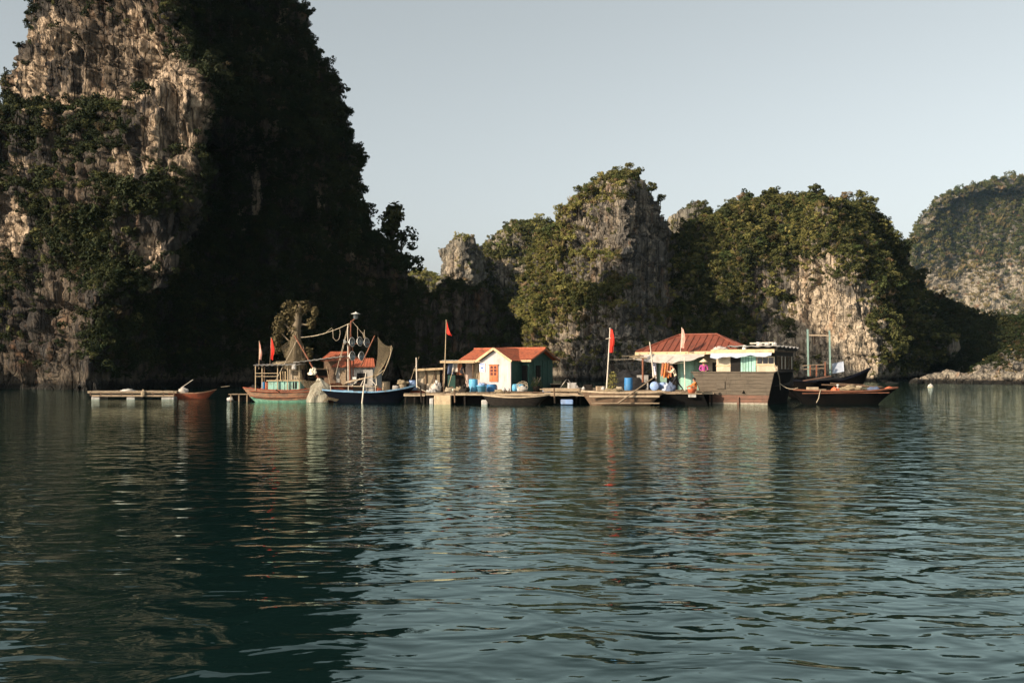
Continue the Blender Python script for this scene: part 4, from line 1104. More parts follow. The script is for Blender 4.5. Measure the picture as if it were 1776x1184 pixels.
o = net_cords(lambda u, v: m0[0].lerp(m0[1], u).lerp(m0[3].lerp(m0[2], u), v) - m0[0], 9, 26, 0.007, 6).build('side_net', M['netb'], None, m0[0])
tag(o, 'thin brown net slung from the boom across the orange boat', 'fishing net')
m1 = [W(515, 655, 66), W(556, 660, 65.9), W(545, 673, 65.9), W(528, 670, 65.9)]
o = net_cords(lambda u, v: m1[0].lerp(m1[1], u).lerp(m1[3].lerp(m1[2], u), v) - m1[0] - Vector((0, 0, .12 * math.sin(3.14 * u))), 18, 10, 0.008, 8).build('slack_net', M['netb'], None, m1[0])
tag(o, 'slack net bellied between the cabin and the gathered lift net', 'fishing net')
heap('white_float_bunch', 'small bunch of pale floats tied half way down the net boom', W(542, 650, 66.2), (0.45, 0.25, 0.42), M['netp'], 'float', 3, rough_=0.7)

# ------------------------------------------------------------------ 3 navy boat with squid lamps
t = thing('lamp_boat', 'dark navy fishing boat with a mast of big squid lamps', 'boat', (W(642, 0, 66).x, 66, 0))
o_ = t.location.copy()
def Ll(px, py, d=66.0): return W(px, py, d) - o_
hull(t, 6.1, 1.9, 0.68, 0.14, 0.42, -0.35, rz=R(-2), flare=.4, vee=1.1, m_side=M['navy'], m_gun=M['skyblue'], stern_w=0.7, strakes=6, deck=14, m_thw=M['plank'], rim=(.09, .09))
MB().tube([Ll(608, 664, 66.2), Ll(606, 610, 66.2), Ll(609, 556, 66.2)], [0.085, 0.075, 0.05], 9).build('mast', M['rust'], t)
MB().tube([Ll(604, 660, 66.0), Ll(603, 562, 66.1)], [0.035, 0.025], 7).build('mast_stay_pole', M['polew'], t)
MB().tube([Ll(612, 664, 66.3), Ll(613, 620, 66.3), Ll(607, 560, 66.2)], [0.05, 0.045, 0.03], 7).build('mast_brace', M['rust'], t)
cp = Ll(617, 549, 66.2)
mh = MB().cyl(Ll(609, 558, 66.2), cp + Vector((0, 0, -.1)), 0.05, n=7); mh = mh.build('masthead_arm', M['rust'], t)
hd = MB().lathe([(0.02, 0.30), (0.07, 0.26), (0.20, 0.20), (0.22, 0.15), (0.15, 0.12), (0.17, -0.08), (0.11, -0.17), (0, -0.18)], cp, 14).build('masthead_lamp', M['bowl'], t)
MB().lathe([(0.0, 0.34), (0.03, 0.32), (0.08, 0.26), (0.30, 0.19), (0.31, 0.17), (0, 0.2)], cp, 16).build('lamp_cap', M['steel'], hd)
def lamp(px, py, d, r, az=-26, tilt=-2, back=False):
    c = Ll(px, py, d)
    rot = Matrix.Rotation(R(az), 3, 'Z') @ Matrix.Rotation(R(tilt), 3, 'Y')
    prof_o = [(0.0, -0.95), (0.16, -0.94), (0.2, -0.72), (0.34, -0.60), (0.72, -0.36), (0.94, -0.1), (1.0, 0.0), (1.06, 0.01), (1.06, 0.05), (0.96, 0.05)]
    prof_i = [(0.96, 0.05), (0.90, -0.08), (0.66, -0.32), (0.28, -0.52), (0, -0.55)]
    def mk(prof, m_, nm, par):
        b = MB().lathe(prof, (0, 0, 0), 20, 'X')
        b.v = [tuple(rot @ (Vector(v) * r) + c) for v in b.v]
        return b.build(nm, m_, par)
    o = mk(prof_o, M['steel'], 'squid_lamp', t)
    mk(prof_i, M['bowl'], 'reflector', o)
    mk([(0.0, -0.5), (0.12, -0.45), (0.24, -0.25), (0.2, -0.08), (0, 0.0)], M['bulb'], 'bulb', o)
    return o
for px, py, d in ((610.5, 593, 65.6), (624, 592, 65.7), (636, 594, 65.9), (611, 617, 65.6), (627, 617.5, 65.8)):
    lamp(px, py, d, 0.30)
lamp(597, 593, 65.8, 0.19, 178, 0)
MB().bar(Ll(594, 596, 66.0), Ll(641, 596, 66.1), 0.05).build('lamp_bar', M['rust'], t)
MB().bar(Ll(600, 620, 66.0), Ll(632, 620, 66.1), 0.05).build('lamp_bar', M['rust'], t)
MB().tube([Ll(626, 634, 65.7), Ll(650, 582, 65.5)], [0.055, 0.04], 7).build('net_boom', M['rust'], t)
MB().tube([Ll(610, 556, 66.2), Ll(637, 588, 65.9)], 0.012, 4).build('rigging', M['rope'], t)
MB().tube([Ll(604, 562, 66.2), Ll(582, 650, 66.0)], 0.016, 4).build('rigging', M['rope'], t)
MB().tube([Ll(606, 560, 66.2), Ll(590, 625, 66.0)], 0.014, 4).build('rigging', M['rope'], t)
for px, a_, b_ in ((620, 566, 585), (630, 576, 586), (632, 572, 590)):
    MB().tube([Ll(px, a_, 66), Ll(px + .4, b_, 65.9)], 0.014, 4).build('rigging', M['rope'], t)
MB().bar(Ll(598, 664, 65.5), Ll(655, 650, 65.4), 0.10, 0.07).build('catwalk_beam', M['pale'], t)
MB().bar(Ll(600, 662, 65.9), Ll(655, 651, 65.8), 0.10, 0.07).build('catwalk_beam', M['pale'], t)
for p_, q_ in (((609, 670), (624, 656)), ((652, 668), (640, 655)), ((653, 668), (652, 652)), ((625, 670), (632, 655))):
    MB().bar(Ll(*p_, 65.5), Ll(*q_, 65.5), 0.05).build('catwalk_strut', M['polew'], t)
MB().bar(Ll(572, 669, 65.3), Ll(652, 670, 65.3), 0.045).build('rail', M['pale'], t)
for px in (573, 604, 630, 651): MB().bar(Ll(px, 678, 65.3), Ll(px, 668, 65.3), 0.04).build('rail_post', M['polew'], t)
MB().box(Ll(615, 655.5, 65.8), (0.24, 0.2, 0.14)).build('control_box', M['steel'], t)
line('punt_pole', 'whitened pole standing in the water against the navy lamp boat', [W(635, 646, 65), W(631, 672, 64.9), W(628, 699, 64.8)], [0.035, 0.045, 0.055], M['polew'], 'pole')
d0_, d1_, d2_, d3_ = W(655, 584, 65.4), W(679, 600, 65.2), W(651, 654, 65.2), W(646, 654, 65.3)
def tri(u, v):
    p = d0_.lerp(d1_, u).lerp(d3_.lerp(d2_, u), v)
    return p - d0_ + Vector((0, 0, -0.22 * math.sin(u * 3.14) * (1 - v * .5))) + Vector((0.12 * math.sin(v * 3.1), 0.3 * math.sin(v * 3.14), 0))
o = net_cords(tri, 26, 46, 0.0075, 16).build('hoisted_net', M['netb'], None, d0_)
tag(o, 'dark triangular net hoisted beside the squid lamps', 'fishing net')
fr = thing('net_spar', 'thin curved spar carrying the outer edge of the hoisted net', 'spar', W(679, 599, 65.2))
MB().tube([(0, 0, 0), W(677, 615, 65.2) - W(679, 599, 65.2), W(668, 640, 65.2) - W(679, 599, 65.2), W(652, 653, 65.3) - W(679, 599, 65.2)], 0.028, 6).build('spar', M['pole'], fr)
MB().tube([W(681, 602, 65.1) - W(679, 599, 65.2), W(673, 630, 65.2) - W(679, 599, 65.2), W(663, 650, 65.2) - W(679, 599, 65.2)], 0.012, 4).build('edge_rope', M['rope'], fr)
line('mast_line', 'slack line running from the lamp mast to the drying net', [W(605, 561, 66.2), W(522, 585, 67.5)], 0.022, M['rope'], 'rope', 0.18)
line('hanging_loop', 'loop of cord hanging from the line left of the mast', [W(577, 570, 66.5), W(578, 586, 66.5), W(583, 591, 66.5), W(588, 588, 66.5), W(590, 578, 66.5), W(589, 568, 66.5)], 0.016, M['rope'], 'cord')
line('short_line', 'short cord dropping from the mast line towards the net', [W(576, 568, 66.5), W(562, 579, 67), W(540, 584, 67)], 0.011, M['rope'], 'cord')
bk = 'bins on the foredeck of the navy boat'
barrel('tall beige wicker bin on the foredeck of the navy boat', Vector((W(669, 0, 66).x, 66.1, 0.72)), 0.66, 0.26, 'mat_', group=bk, name='bin', cat='bin')
barrel('small orange bucket on the deck of the navy boat', Vector((W(659, 0, 66).x, 65.6, 0.70)), 0.26, 0.15, 'clay', group=bk, name='bucket', cat='bucket')
barrel('low grey tub between two bins on the navy boat', Vector((W(687, 0, 66).x, 66.0, 0.76)), 0.36, 0.24, 'asbestos', group=bk, name='tub', cat='tub')
barrel('brown basket piled with netting near the bow of the navy boat', Vector((W(698, 0, 66).x, 66.1, 0.80)), 0.44, 0.25, 'mat_', group=bk, name='basket', cat='basket')
heap('net_pile', 'brown netting heaped on top of the basket on the navy boat', Vector((W(698, 0, 66).x, 66.1, 1.22)), (0.72, 0.6, 0.26), M['netb'], 'net', 7, rough_=.45)
barrel('faded blue barrel at the bow of the navy boat', Vector((W(715, 0, 66).x, 66.6, 0.80)), 0.66, 0.27, 'barrel_p')

# ------------------------------------------------------------------ 4 red skiff and floating hut behind the lamp boat
t = thing('red_skiff', 'red wooden skiff tucked between the fishing boats', 'boat', (W(590, 0, 68.6).x, 68.6, 0.42), R(4))
hull(t, 2.6, 1.1, 0.52, 0.02, 0.28, -0.5, m_side=M['red'], m_gun=M['red'], thwarts=2, m_thw=M['plank'])
heap('orange_rags', 'orange rags piled in the red skiff', Vector((W(586, 0, 68.3).x, 68.3, 0.94)), (0.9, 0.5, 0.3), M['brownc'], 'rags', 8, rough_=.5)

t = thing('floating_hut', 'floating hut with red tile roofs behind the lamp mast', 'house', (W(610, 0, 71.5).x, 71.5, 0), R(-8))
o_ = t.location.copy(); Sx = 71.5 / FPX
def hx_(px): return (px - 610) * Sx
MB().box((hx_(615), 0.6, 0.55), (4.2, 3.4, 0.3)).build('platform', M['brown'], t)
wl = MB().box((hx_(617), 0.9, 1.5), (2.7, 2.4, 1.75)); wl = wl.build('wall', M['asbestos'], t)
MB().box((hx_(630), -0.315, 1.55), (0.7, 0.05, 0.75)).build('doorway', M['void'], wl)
MB().box((hx_(598), -0.32, 1.5), (0.55, 0.06, 1.3)).build('plank_panel', M['plank'], wl)
def gable_roof(parent, x0, x1, y0, y1, ze, zr, m, nm='roof', waves=None, th=0.05, hip=0.0):
    ym = (y0 + y1) / 2
    for s_ in (0, 1):
        def fn(u, v):
            ya = y0 if s_ == 0 else y1
            hx = hip * v
            x = x0 + hx + (x1 - x0 - 2 * hx) * u
            y = ya + (ym - ya) * v
            k = 0.022 * math.sin(u * (waves or 20) * 6.283) + 0.018 * ((v * 7) % 1.0)
            return (x, y, ze + (zr - ze) * v + k)
        nu = int((waves or 20) * 4)
        if s_ == 0: MB().sheet(fn, nu, 14, th).build(nm, m, parent)
        else: MB().sheet(lambda u, v: fn(1 - u, v), nu, 14, th).build(nm, m, parent)
gable_roof(t, hx_(577), hx_(655), -0.6, 2.4, 2.38, 3.0, M['tile'], waves=14, hip=0.5)
gable_roof(t, hx_(549), hx_(603), 0.4, 3.2, 2.85, 3.5, M['tile'], waves=10, hip=0.35)
MB().bar((hx_(555), .42, 2.80), (hx_(603), .42, 2.80), 0.08, 0.10).build('eave_board', M['rust'], t)
MB().box((hx_(572), 1.8, 1.8), (1.7, 1.6, 2.1)).build('back_wall', M['brown'], t)

# ------------------------------------------------------------------ 5 rafts that carry the houses
ra = raft('house_raft', 'plank raft that carries the white house with the red roof', W(738, 0, 62.4).x, W(1003, 0, 62.4).x, 62.4, 71.5, 0.74, pw=0.30,
          floats=[((767 - 870) * .0361, -4.1, 1.05, 1.2, 0.62, M['foam_y'], 0.24), ((748 - 870) * .0361, -4.2, 0.25, 1.0, 0.4, M['foam'], 0.18), ((840 - 870) * .0361, -4.3, 0.4, 0.8, 0.3, M['foam'], 0.12)])
rb = raft('village_raft', 'weathered plank raft in front of the big houseboat', W(1004, 0, 62.6).x, W(1238, 0, 62.6).x, 62.6, 75, 0.80, pw=0.30, posts=True)
rc = raft('shed_raft', 'small low raft under the mat walled shed', W(700, 0, 65).x, W(737, 0, 65).x, 65, 70, 0.62, pw=0.26)
o = MB().box((0, 0, 0), (0.75, 0.8, 0.3)).build('blue_float', M['barrel_p'], None, Vector((W(983, 0, 61.6).x, 61.6, 0.18)))
bv = o.modifiers.new('soft', 'BEVEL'); bv.width = .06; bv.segments = 2
tag(o, 'pale blue block float in the water under the gangplank', 'float')
gp = thing('gangplank', 'pale gangplank laid between the two rafts', 'gangplank', (W(985, 0, 61.7).x, 61.9, 0.56))
pieces(gp, 'plank', M['pale'], (2.1, 0.24, 0.05), [(0, -.25 + .26 * i, 0) for i in range(3)])

# ------------------------------------------------------------------ 6 the white house with the red tile roof
DZ = 0.74
hs_ = thing('floating_house', 'small white floating house with a red tile roof and green side wall', 'house', (W(795, 0, 66.5).x, 66.5, DZ), R(-30))
HL, HD, EV, RG = 5.55, 4.0, 2.06, 2.80
wl = MB().box((2.77, 2.0, EV / 2 + 0.0), (HL - 0.7, HD - 0.7, EV)); wl = wl.build('wall', M['greenwall'], hs_)
for x in (0.45, HL - 0.45 + 0.09):
    MB().prism([(0.32, EV), (HD - 0.32, EV), (HD / 2, RG - 0.08)], 0.08, (x - .13, 0, 0), (0, 1, 0), (0, 0, 1), (1, 0, 0)).build('gable', M['greenwall'], hs_)
lw = MB().box((1.25, 0.325, EV / 2), (1.75, 0.05, EV)); lw = lw.build('recessed_wall', M['pink'], hs_)
MB().box((1.45, 0.27, 1.35), (1.1, 0.05, 1.1)).build('mat_shutter', M['mat_'], hs_)
for i in range(3): MB().bar((0.95 + .4 * i, 0.23, .85), (1.1 + .4 * i, 0.23, 1.9), 0.04).build('shutter_bar', M['brown'], hs_)
# roof: tiles run down both slopes
def tile_roof(nm, x0, x1, ya, yr, ze, zr, parent, flip, ax='x', clip=None):
    def fn(u, v):
        u_ = 1 - u if flip else u
        l = x0 + (x1 - x0) * u_
        k = 0.03 * abs(math.sin(u_ * (x1 - x0) / 0.22 * 3.1416)) + 0.02 * (1 - (v * 8) % 1.0)
        a_ = ya + (yr - ya) * v
        z = ze + (zr - ze) * v + k
        return (l, a_, z) if ax == 'x' else (a_, l, z)
    return MB().sheet(fn, int((x1 - x0) / 0.22 * 6), 32, 0.06).build(nm, M['tile'], parent)
rf = tile_roof('roof', 0, HL, 0.0, HD / 2, EV, RG, hs_, False)
tile_roof('roof', 0, HL, HD, HD / 2, EV, RG, hs_, True)
MB().tube([(0, HD / 2, RG + .03), (HL, HD / 2, RG + .03)], 0.09, 8).build('ridge_tiles', M['tile'], rf)
MB().bar((0, 0.0, EV - .07), (HL, 0.0, EV - .07), 0.05, 0.12).build('fascia', M['cream'], hs_)
for x in (0.02, HL - .02):
    for ya in (0, HD): MB().bar((x, ya, EV - .05), (x, HD / 2, RG - .05), 0.05, 0.12).build('bargeboard', M['brown'], hs_)
# porch with its own gable
PX0, PX1, PY = 2.32, 4.62, -1.0
pm = (PX0 + PX1) / 2
pw_ = MB().prism([(PX0, 0), (PX1, 0), (PX1, EV - .06), (pm, RG - .12), (PX0, EV - .06)], 0.09, (0, PY, 0)).build('porch_wall', M['white'], hs_)
MB().box((PX1 - .045, (PY + .09 + .35) / 2, (EV - .06) / 2), (0.09, .35 - PY - .09, EV - .06)).build('porch_side_wall', M['greenwall'], hs_)
MB().box((PX0 + .045, (PY + .09 + .35) / 2, (EV - .06) / 2), (0.09, .35 - PY - .09, EV - .06)).build('porch_side_wall', M['pink'], hs_)
def porch_roof(s_):
    xa = PX0 - .18 if s_ < 0 else PX1 + .18
    def fn(u, v):
        uu = u if s_ > 0 else 1 - u
        y = PY - .22 + (HD / 2 - PY + .2) * uu
        return (xa + (pm - xa) * v, y, EV - .07 + (RG + .02 - EV + .07) * v + 0.03 * abs(math.sin(uu * 3.2 / 0.22 * 3.1416)) + .015 * (1 - (v * 6) % 1.0))
    return MB().sheet(fn, 84, 24, 0.05).build('porch_roof', M['tile'], hs_)
for s_ in (-1, 1):
    porch_roof(s_)
    xa = PX0 - .2 if s_ < 0 else PX1 + .2
    MB().bar((xa, PY - .24, EV - .12), (pm, PY - .24, RG - .02), 0.06, 0.15).build('porch_bargeboard', M['cream'], hs_)
# window, sign, openings
def X_of(px, Y):       # local x on the plane y=Y that shows at column px
    k = (px - 888) / FPX; c, s = math.cos(R(30)), math.sin(R(30)); L0 = hs_.location
    return (k * (L0.y + c * Y) - L0.x - s * Y) / (c + k * s)
wx0, wx1 = X_of(849.5, PY), X_of(864, PY)
wc, ww = (wx0 + wx1) / 2, wx1 - wx0
z0, z1 = 0.66, 1.72
wdw = MB().box((wc, PY - .03, (z0 + z1) / 2), (ww, 0.07, z1 - z0)).build('window', M['door'], hs_)
for i in range(2):
    for j in range(3):
        xx = wc + (i - .5) * ww * .42; zz = z1 - .14 - .215 * j
        if j == 0:
            poly = [(-.085, -.08), (.085, -.08), (.085, .0)] + [(.085 * math.cos(a_), .085 * math.sin(a_)) for a_ in np.linspace(0.3, 2.84, 7)] + [(-.085, 0)]
            MB().prism(poly, 0.02, (xx, PY - .085, zz)).build('pane', M['paned'], wdw)
        else:
            MB().box((xx, PY - .075, zz), (.17, .02, .165)).build('pane', M['paned'], wdw)
    MB().box((wc + (i - .5) * ww * .42, PY - .075, z0 + .19), (.18, .025, .26)).build('panel', M['door'], wdw)
MB().box((wc, PY - .06, z1 + .02), (ww + .08, .08, .05)).build('window_head', M['door'], wdw)
sx0, sx1 = X_of(832, PY), X_of(841.5, PY)
sg = MB().box(((sx0 + sx1) / 2, PY - .025, 1.56), (sx1 - sx0, 0.04, 0.56)).build('sign_board', M['signw'], hs_)
for k, (zz, ww_, hh) in enumerate(((1.79, .86, .05), (1.70, .7, .035), (1.62, .86, .035), (1.53, .5, .09), (1.43, .8, .03), (1.36, .86, .045))):
    MB().box(((sx0 + sx1) / 2, PY - .05, zz), ((sx1 - sx0) * ww_, 0.012, hh)).build('sign_lettering', M['signb'], sg)
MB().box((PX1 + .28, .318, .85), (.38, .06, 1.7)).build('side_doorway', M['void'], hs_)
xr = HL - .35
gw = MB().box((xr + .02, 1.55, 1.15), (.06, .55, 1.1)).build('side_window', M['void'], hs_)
for i in range(3): MB().box((xr + .06, 1.35 + .2 * i, 1.15), (.03, .03, 1.1)).build('window_bar', M['dark'], gw)
for y in (0.9, 2.2, 2.9): MB().box((xr + .015, y, EV / 2), (.035, .05, EV)).build('wall_batten', M['greenwall'], hs_)

# awning and shed left of the house
aw = thing('awning', 'flat cream edged awning beside the white house, held on posts', 'awning', W(793, 0, 65.2) * 1)
aw.location.z = 0
wA = (823 - 763) * 65.2 / FPX
zA = W(0, 627.5, 65.2).z
MB().box((0, 0, zA), (wA, 0.08, 0.15)).build('edge_board', M['cream'], aw)
MB().sheet(lambda u, v: (-wA / 2 + wA * u, 0.05 + 2.6 * v, zA + .05 + .10 * v + .015 * math.sin(u * 70)), 70, 6, 0.03).build('roof_sheet', M['asbestos'], aw)
for x in (-wA / 2 + .25, wA / 2 - .12): MB().box((x, 0.12, (zA + .7) / 2), (.07, .07, zA - .75)).build('post', M['brown'], aw)
MB().box((0.1, 2.3, 1.55), (wA - .3, .06, 1.7)).build('back_wall', M['dark'], aw)
MB().box((-.45, 1.4, 1.3), (.5, .4, 1.0)).build('cupboard', M['greenwall'], aw)
heap('hanging_cloth', 'dark cloth hung in the doorway under the awning', Vector((W(802, 0, 65.6).x, 65.6, 1.9)), (.3, .2, .6), M['blackc'], 'cloth', 4)

sh = thing('shed', 'low shed with woven mat walls and a cream edged flat roof', 'shed', W(745, 0, 67) * 1)
sh.location.z = 0.62
wS = (771 - 717) * 67 / FPX
zS = W(0, 641, 67).z - .62
MB().sheet(lambda u, v: (-wS / 2 + wS * u, -.3 + 2.6 * v, zS + .10 * u + .015 * math.sin(u * 60)), 60, 4, .03).build('roof_sheet', M['asbestos'], sh)
rt = MB().bar((-wS / 2, -.32, zS - .02), (wS / 2, -.32, zS + .08), .07, .14).build('roof_edge', M['cream'], sh)
for x in (-wS / 2 + .2, -.25, .35, wS / 2 - .15): MB().box((x, 0, zS / 2), (.07, .07, zS)).build('post', M['brown'], sh)
MB().box((-.12, .06, zS / 2 - .02), (wS - .5, .04, zS - .06)).build('mat_wall', M['mat_'], sh)
MB().box((-.62, .02, .50), (.42, .05, .9)).build('pale_panel', M['beige'], sh)
MB().box((.15, .02, .32), (.75, .05, .58)).build('lower_panel', M['beige'], sh)
MB().box((-.85, -.25, .06), (1.1, .5, .14)).build('step', M['red'], sh)
line('post', 'tall thin bamboo post at the left corner of the shed', [W(723, 672, 65.6), W(722, 620, 65.6)], .045, M['polew'], 'post')
flag('red flag hanging from the tall pole beside the shed', W(770, 676, 63.6), W(774, 556, 63.6), 0.30, 0.75, 'flag', .1, .62, (.95, -.25), folds=2, r=.035, at=.05, lean=.1)

# ------------------------------------------------------------------ 7 things on the house raft
gB = 'blue plastic barrels on the rafts'
barrel('tall bright blue barrel standing left of the white porch', Vector((W(821, 0, 63.8).x, 63.8, .76)), .80, .29, 'barrel_l')
barrel('short dark blue barrel standing under the orange window', Vector((W(852, 0, 64).x, 63.9, .76)), .48, .29, 'barrel')
tb = thing('wash_tub', 'wide light blue tub between the two standing barrels', 'tub', Vector((W(835, 0, 63.2).x, 63.2, .76)))
MB().lathe([(0, 0), (.22, 0), (.30, .36), (.33, .37), (.33, .40), (.29, .40), (.21, .03), (0, .03)], (0, 0, 0), 22).build('tub', M['barrel_l'], tb)
MB().lathe([(.33, .36), (.345, .385), (.33, .41)], (0, 0, 0), 22).build('rim', M['barrel_l'], tb)
heap('washing', 'crumpled blue washing piled in the light blue tub', Vector((W(835, 0, 63.2).x, 63.2, 1.10)), (.45, .45, .22), M['barrel_p'], 'laundry', 12, rough_=.5)
barrel('light blue barrel lying on its side by the green wall', Vector((W(898, 0, 62.9).x, 62.9, .76)), .62, .25, 'barrel_l', lying=R(20))
tk = thing('white_tank', 'white plastic tank with a coil of hose thrown over it', 'tank', Vector((W(906, 0, 62.6).x, 62.6, .76)))
MB().lathe([(0, 0), (.26, .02), (.33, .10), (.34, .22), (.26, .33), (.1, .38), (.1, .43), (0, .43)], (0, 0, 0), 20).build('tank', M['foam'], tk)
hose = [(0.30 * math.cos(a_ * .9) * (1 + .28 * math.sin(a_ * .53)) + .04 * math.sin(a_ * 2.1), -.22 + .14 * math.sin(a_ * .37), .40 + .20 * math.sin(a_ * .9 + .5 * math.sin(a_ * .31)) * (1 + .4 * math.sin(a_ * .71))) for a_ in np.linspace(0, 26, 110)]
MB().tube(hose, .013, 5).build('hose_coil', M['rope'], tk)
pl = thing('potted_plant', 'leafless bushy plant in a dark pot beside the white tank', 'plant', Vector((W(931, 0, 63).x, 63, .76)))
MB().lathe([(0, 0), (.2, 0), (.27, .34), (.29, .36), (.25, .36), (.24, .3), (0, .3)], (0, 0, 0), 16).build('pot', M['dark'], pl)
Vv, Fv = leaf_cloud(np.random.default_rng(5), [((0, 0, .62), .36), ((.1, 0, .45), .3), ((-.15, .05, .5), .28)], 260, .05, 1.0)
MB().add(Vv, Fv).build('foliage', LEAF_DARK, pl)
br_ = MB()
for k in range(9):
    a_ = k * .7; br_.tube([(0, 0, .3), (.12 * math.cos(a_), .12 * math.sin(a_), .6), (.3 * math.cos(a_), .3 * math.sin(a_), .95)], [.014, .01, .006], 4)
br_.build('stem', BARK, pl)
for k, (px, d_, sx, h_, mm, lb) in enumerate(((797, 63.4, .62, .34, 'netb', 'brown net heap on the raft edge nearest the awning'), (806, 63.1, .55, .42, 'dark', 'dark net heap just left of the tall blue barrel'),
                                              (786, 63.7, .42, .22, 'netp', 'pale net scrap by the foot of the flag pole'), (868, 62.9, .8, .16, 'netb', 'flat brown net strewn on the deck before the porch'))):
    heap('net_heap', lb, Vector((W(px, 0, d_).x, d_, .75)), (sx, .5, h_), M[mm], 'net', 20 + k, group='nets heaped on the house raft', rough_=.5)
heap('white_tarpaulin', 'crumpled white tarpaulin slumped on the raft by the flag pole', Vector((W(757, 0, 63.2).x, 63.2, .75)), (.62, .55, .68), M['tarpw'], 'tarpaulin', 31, rough_=.45)
heap('white_tarpaulin', 'low white tarpaulin fold spread left of the flag pole', Vector((W(750, 0, 62.9).x, 62.9, .75)), (.6, .5, .25), M['foam'], 'tarpaulin', 32, rough_=.45)
barrel('round dark basket leaning on the white tarpaulin', Vector((W(764, 0, 63.3).x, 63.3, .75)), .34, .17, 'dark', group=None, name='basket', cat='basket')
for k, (px, d_, w_, h_, mm, lb) in enumerate(((964, 66.5, .62, .42, 'dark', 'dark engine crate right of the green wall'), (990, 65.5, .42, .30, 'plank', 'small wooden crate beneath the dark tarpaulin frame'),
                                              (963, 66.3, .66, .06, 'pale', 'pale board lying on the dark engine crate'), (948, 62.9, .5, .12, 'barrel_p', 'pale blue cloth bag on the deck edge'))):
    zz = .76 + (.42 if k == 2 else 0)
    o = MB().box((0, 0, h_ / 2), (w_, .5, h_)).build('crate' if k < 2 else ('board' if k == 2 else 'bag'), M[mm], None, Vector((W(px, 0, d_).x, d_, zz)))
    tag(o, lb, ('crate', 'crate', 'board', 'bag')[k], None)
    bv = o.modifiers.new('worn', 'BEVEL'); bv.width = .02; bv.segments = 2
tp = thing('tarpaulin_shelter', 'dark tarpaulin stretched over a bent frame at the raft corner', 'tarpaulin', Vector((W(983, 0, 66).x, 66, .76)))
MB().sheet(lambda u, v: (-.6 + 1.2 * u, -.4 + .8 * v, .35 + .38 * math.sin(3.14 * u) - .06 * math.sin(9 * u)), 16, 6, .02).build('tarpaulin', M['tarpd'], tp)
for s_ in (-1, 1): MB().tube([(s_ * .05, -.42, .76), (.62 * s_, -.42, .0)], .025, 6).build('frame_pole', M['polew'], tp)
hp = raft('mat_platform', 'low platform covered in a pale mat at the join of the rafts', W(942, 0, 63).x, W(1004, 0, 63).x, 62.6, 64.4, .98, posts=False, mp=M['pale'], pw=.28, along='x')

# bamboo boat, long boat, pontoon blackened for shade
t = thing('flat_boat', 'long narrow boat with pale bamboo gunwales lying before the white house', 'boat', (W(895, 0, 60.9).x, 60.9, 0), R(-2))
hull(t, 4.1, 1.1, 0.47, .14, .16, -.25, m_side=M['dark'], m_gun=M['pale'], thwarts=4, m_thw=M['pale'], stern_w=.3, bow_w=.1, strakes=4, rim=(.08, .09))
for k, (xa, xb, y, z) in enumerate(((-1.4, 1.3, -.3, .60), (-1.7, 1.6, -.1, .63), (-.9, 1.8, .15, .61), (-1.2, 1.0, .3, .66))):
    o = MB().tube([(xa, 0, 0), ((xa + xb) / 2, .02, .015), (xb, 0, .03)], .035, 7).build('bamboo_pole', M['pole' if k % 2 else 'pale'], None, t.location + Vector((0, y, z)))
    tag(o, ('thin bamboo pole nearest the water on the flat boat', 'longest bamboo pole laid along the middle of the flat boat', 'bamboo pole reaching over the right end of the flat boat', 'bamboo pole lying farthest back on the flat boat')[k], 'pole', 'bamboo poles on the flat boat')

t = thing('wooden_barge', 'long brown wooden boat with a double pale gunwale moored at the raft', 'boat', (W(1079, 0, 61).x, 61, 0), R(-2))
hull(t, 5.0, 1.5, .74, .10, .06, -.35, m_side=M['brown'], m_gun=M['pale'], thwarts=0, stern_w=.35, bow_w=.75, strakes=6, rim=(.09, .1), deck=14, m_thw=M['plank'])
MB().bar((-2.05, -.72, .56), (2.2, -.74, .56), .05, .11).build('rubbing_strake', M['pale'], t)
MB().bar((-1.9, -.64, .14), (2.2, -.66, .14), .05, .07).build('lower_strake', M['plank'], t)
line('long_oar', 'long wooden oar slanting from the water up across the brown boat', [W(1072, 699, 59.8), W(1108, 673, 60.2), W(1139, 651, 60.8)], [.06, .045, .035], M['plank'], 'oar')
pn = thing('shade_black_pontoon', 'pontoon coloured black for the shade under the planks where people stand', 'pontoon', (W(1184, 0, 62).x, 62, 0), R(-4))
MB().prism([(-1.75, -.3), (1.62, -.3), (1.15, .66), (-1.75, .66)], 1.5, (0, -.7, 0)).build('hull', M['black'], pn)  # shade at the raft end put into this block's black colour
pieces(pn, 'plank', M['plank'], (.3, 1.7, .05), [(-1.6 + .32 * i, 0.05, .69) for i in range(9)], .01)
o = MB().box((0, 0, 0), (.42, .3, .16)).build('foam_block', M['foam'], None, Vector((W(1200, 0, 61.2).x, 61.1, .56)))
tag(o, 'small dirty white foam block wedged under the pontoon planks', 'foam block')
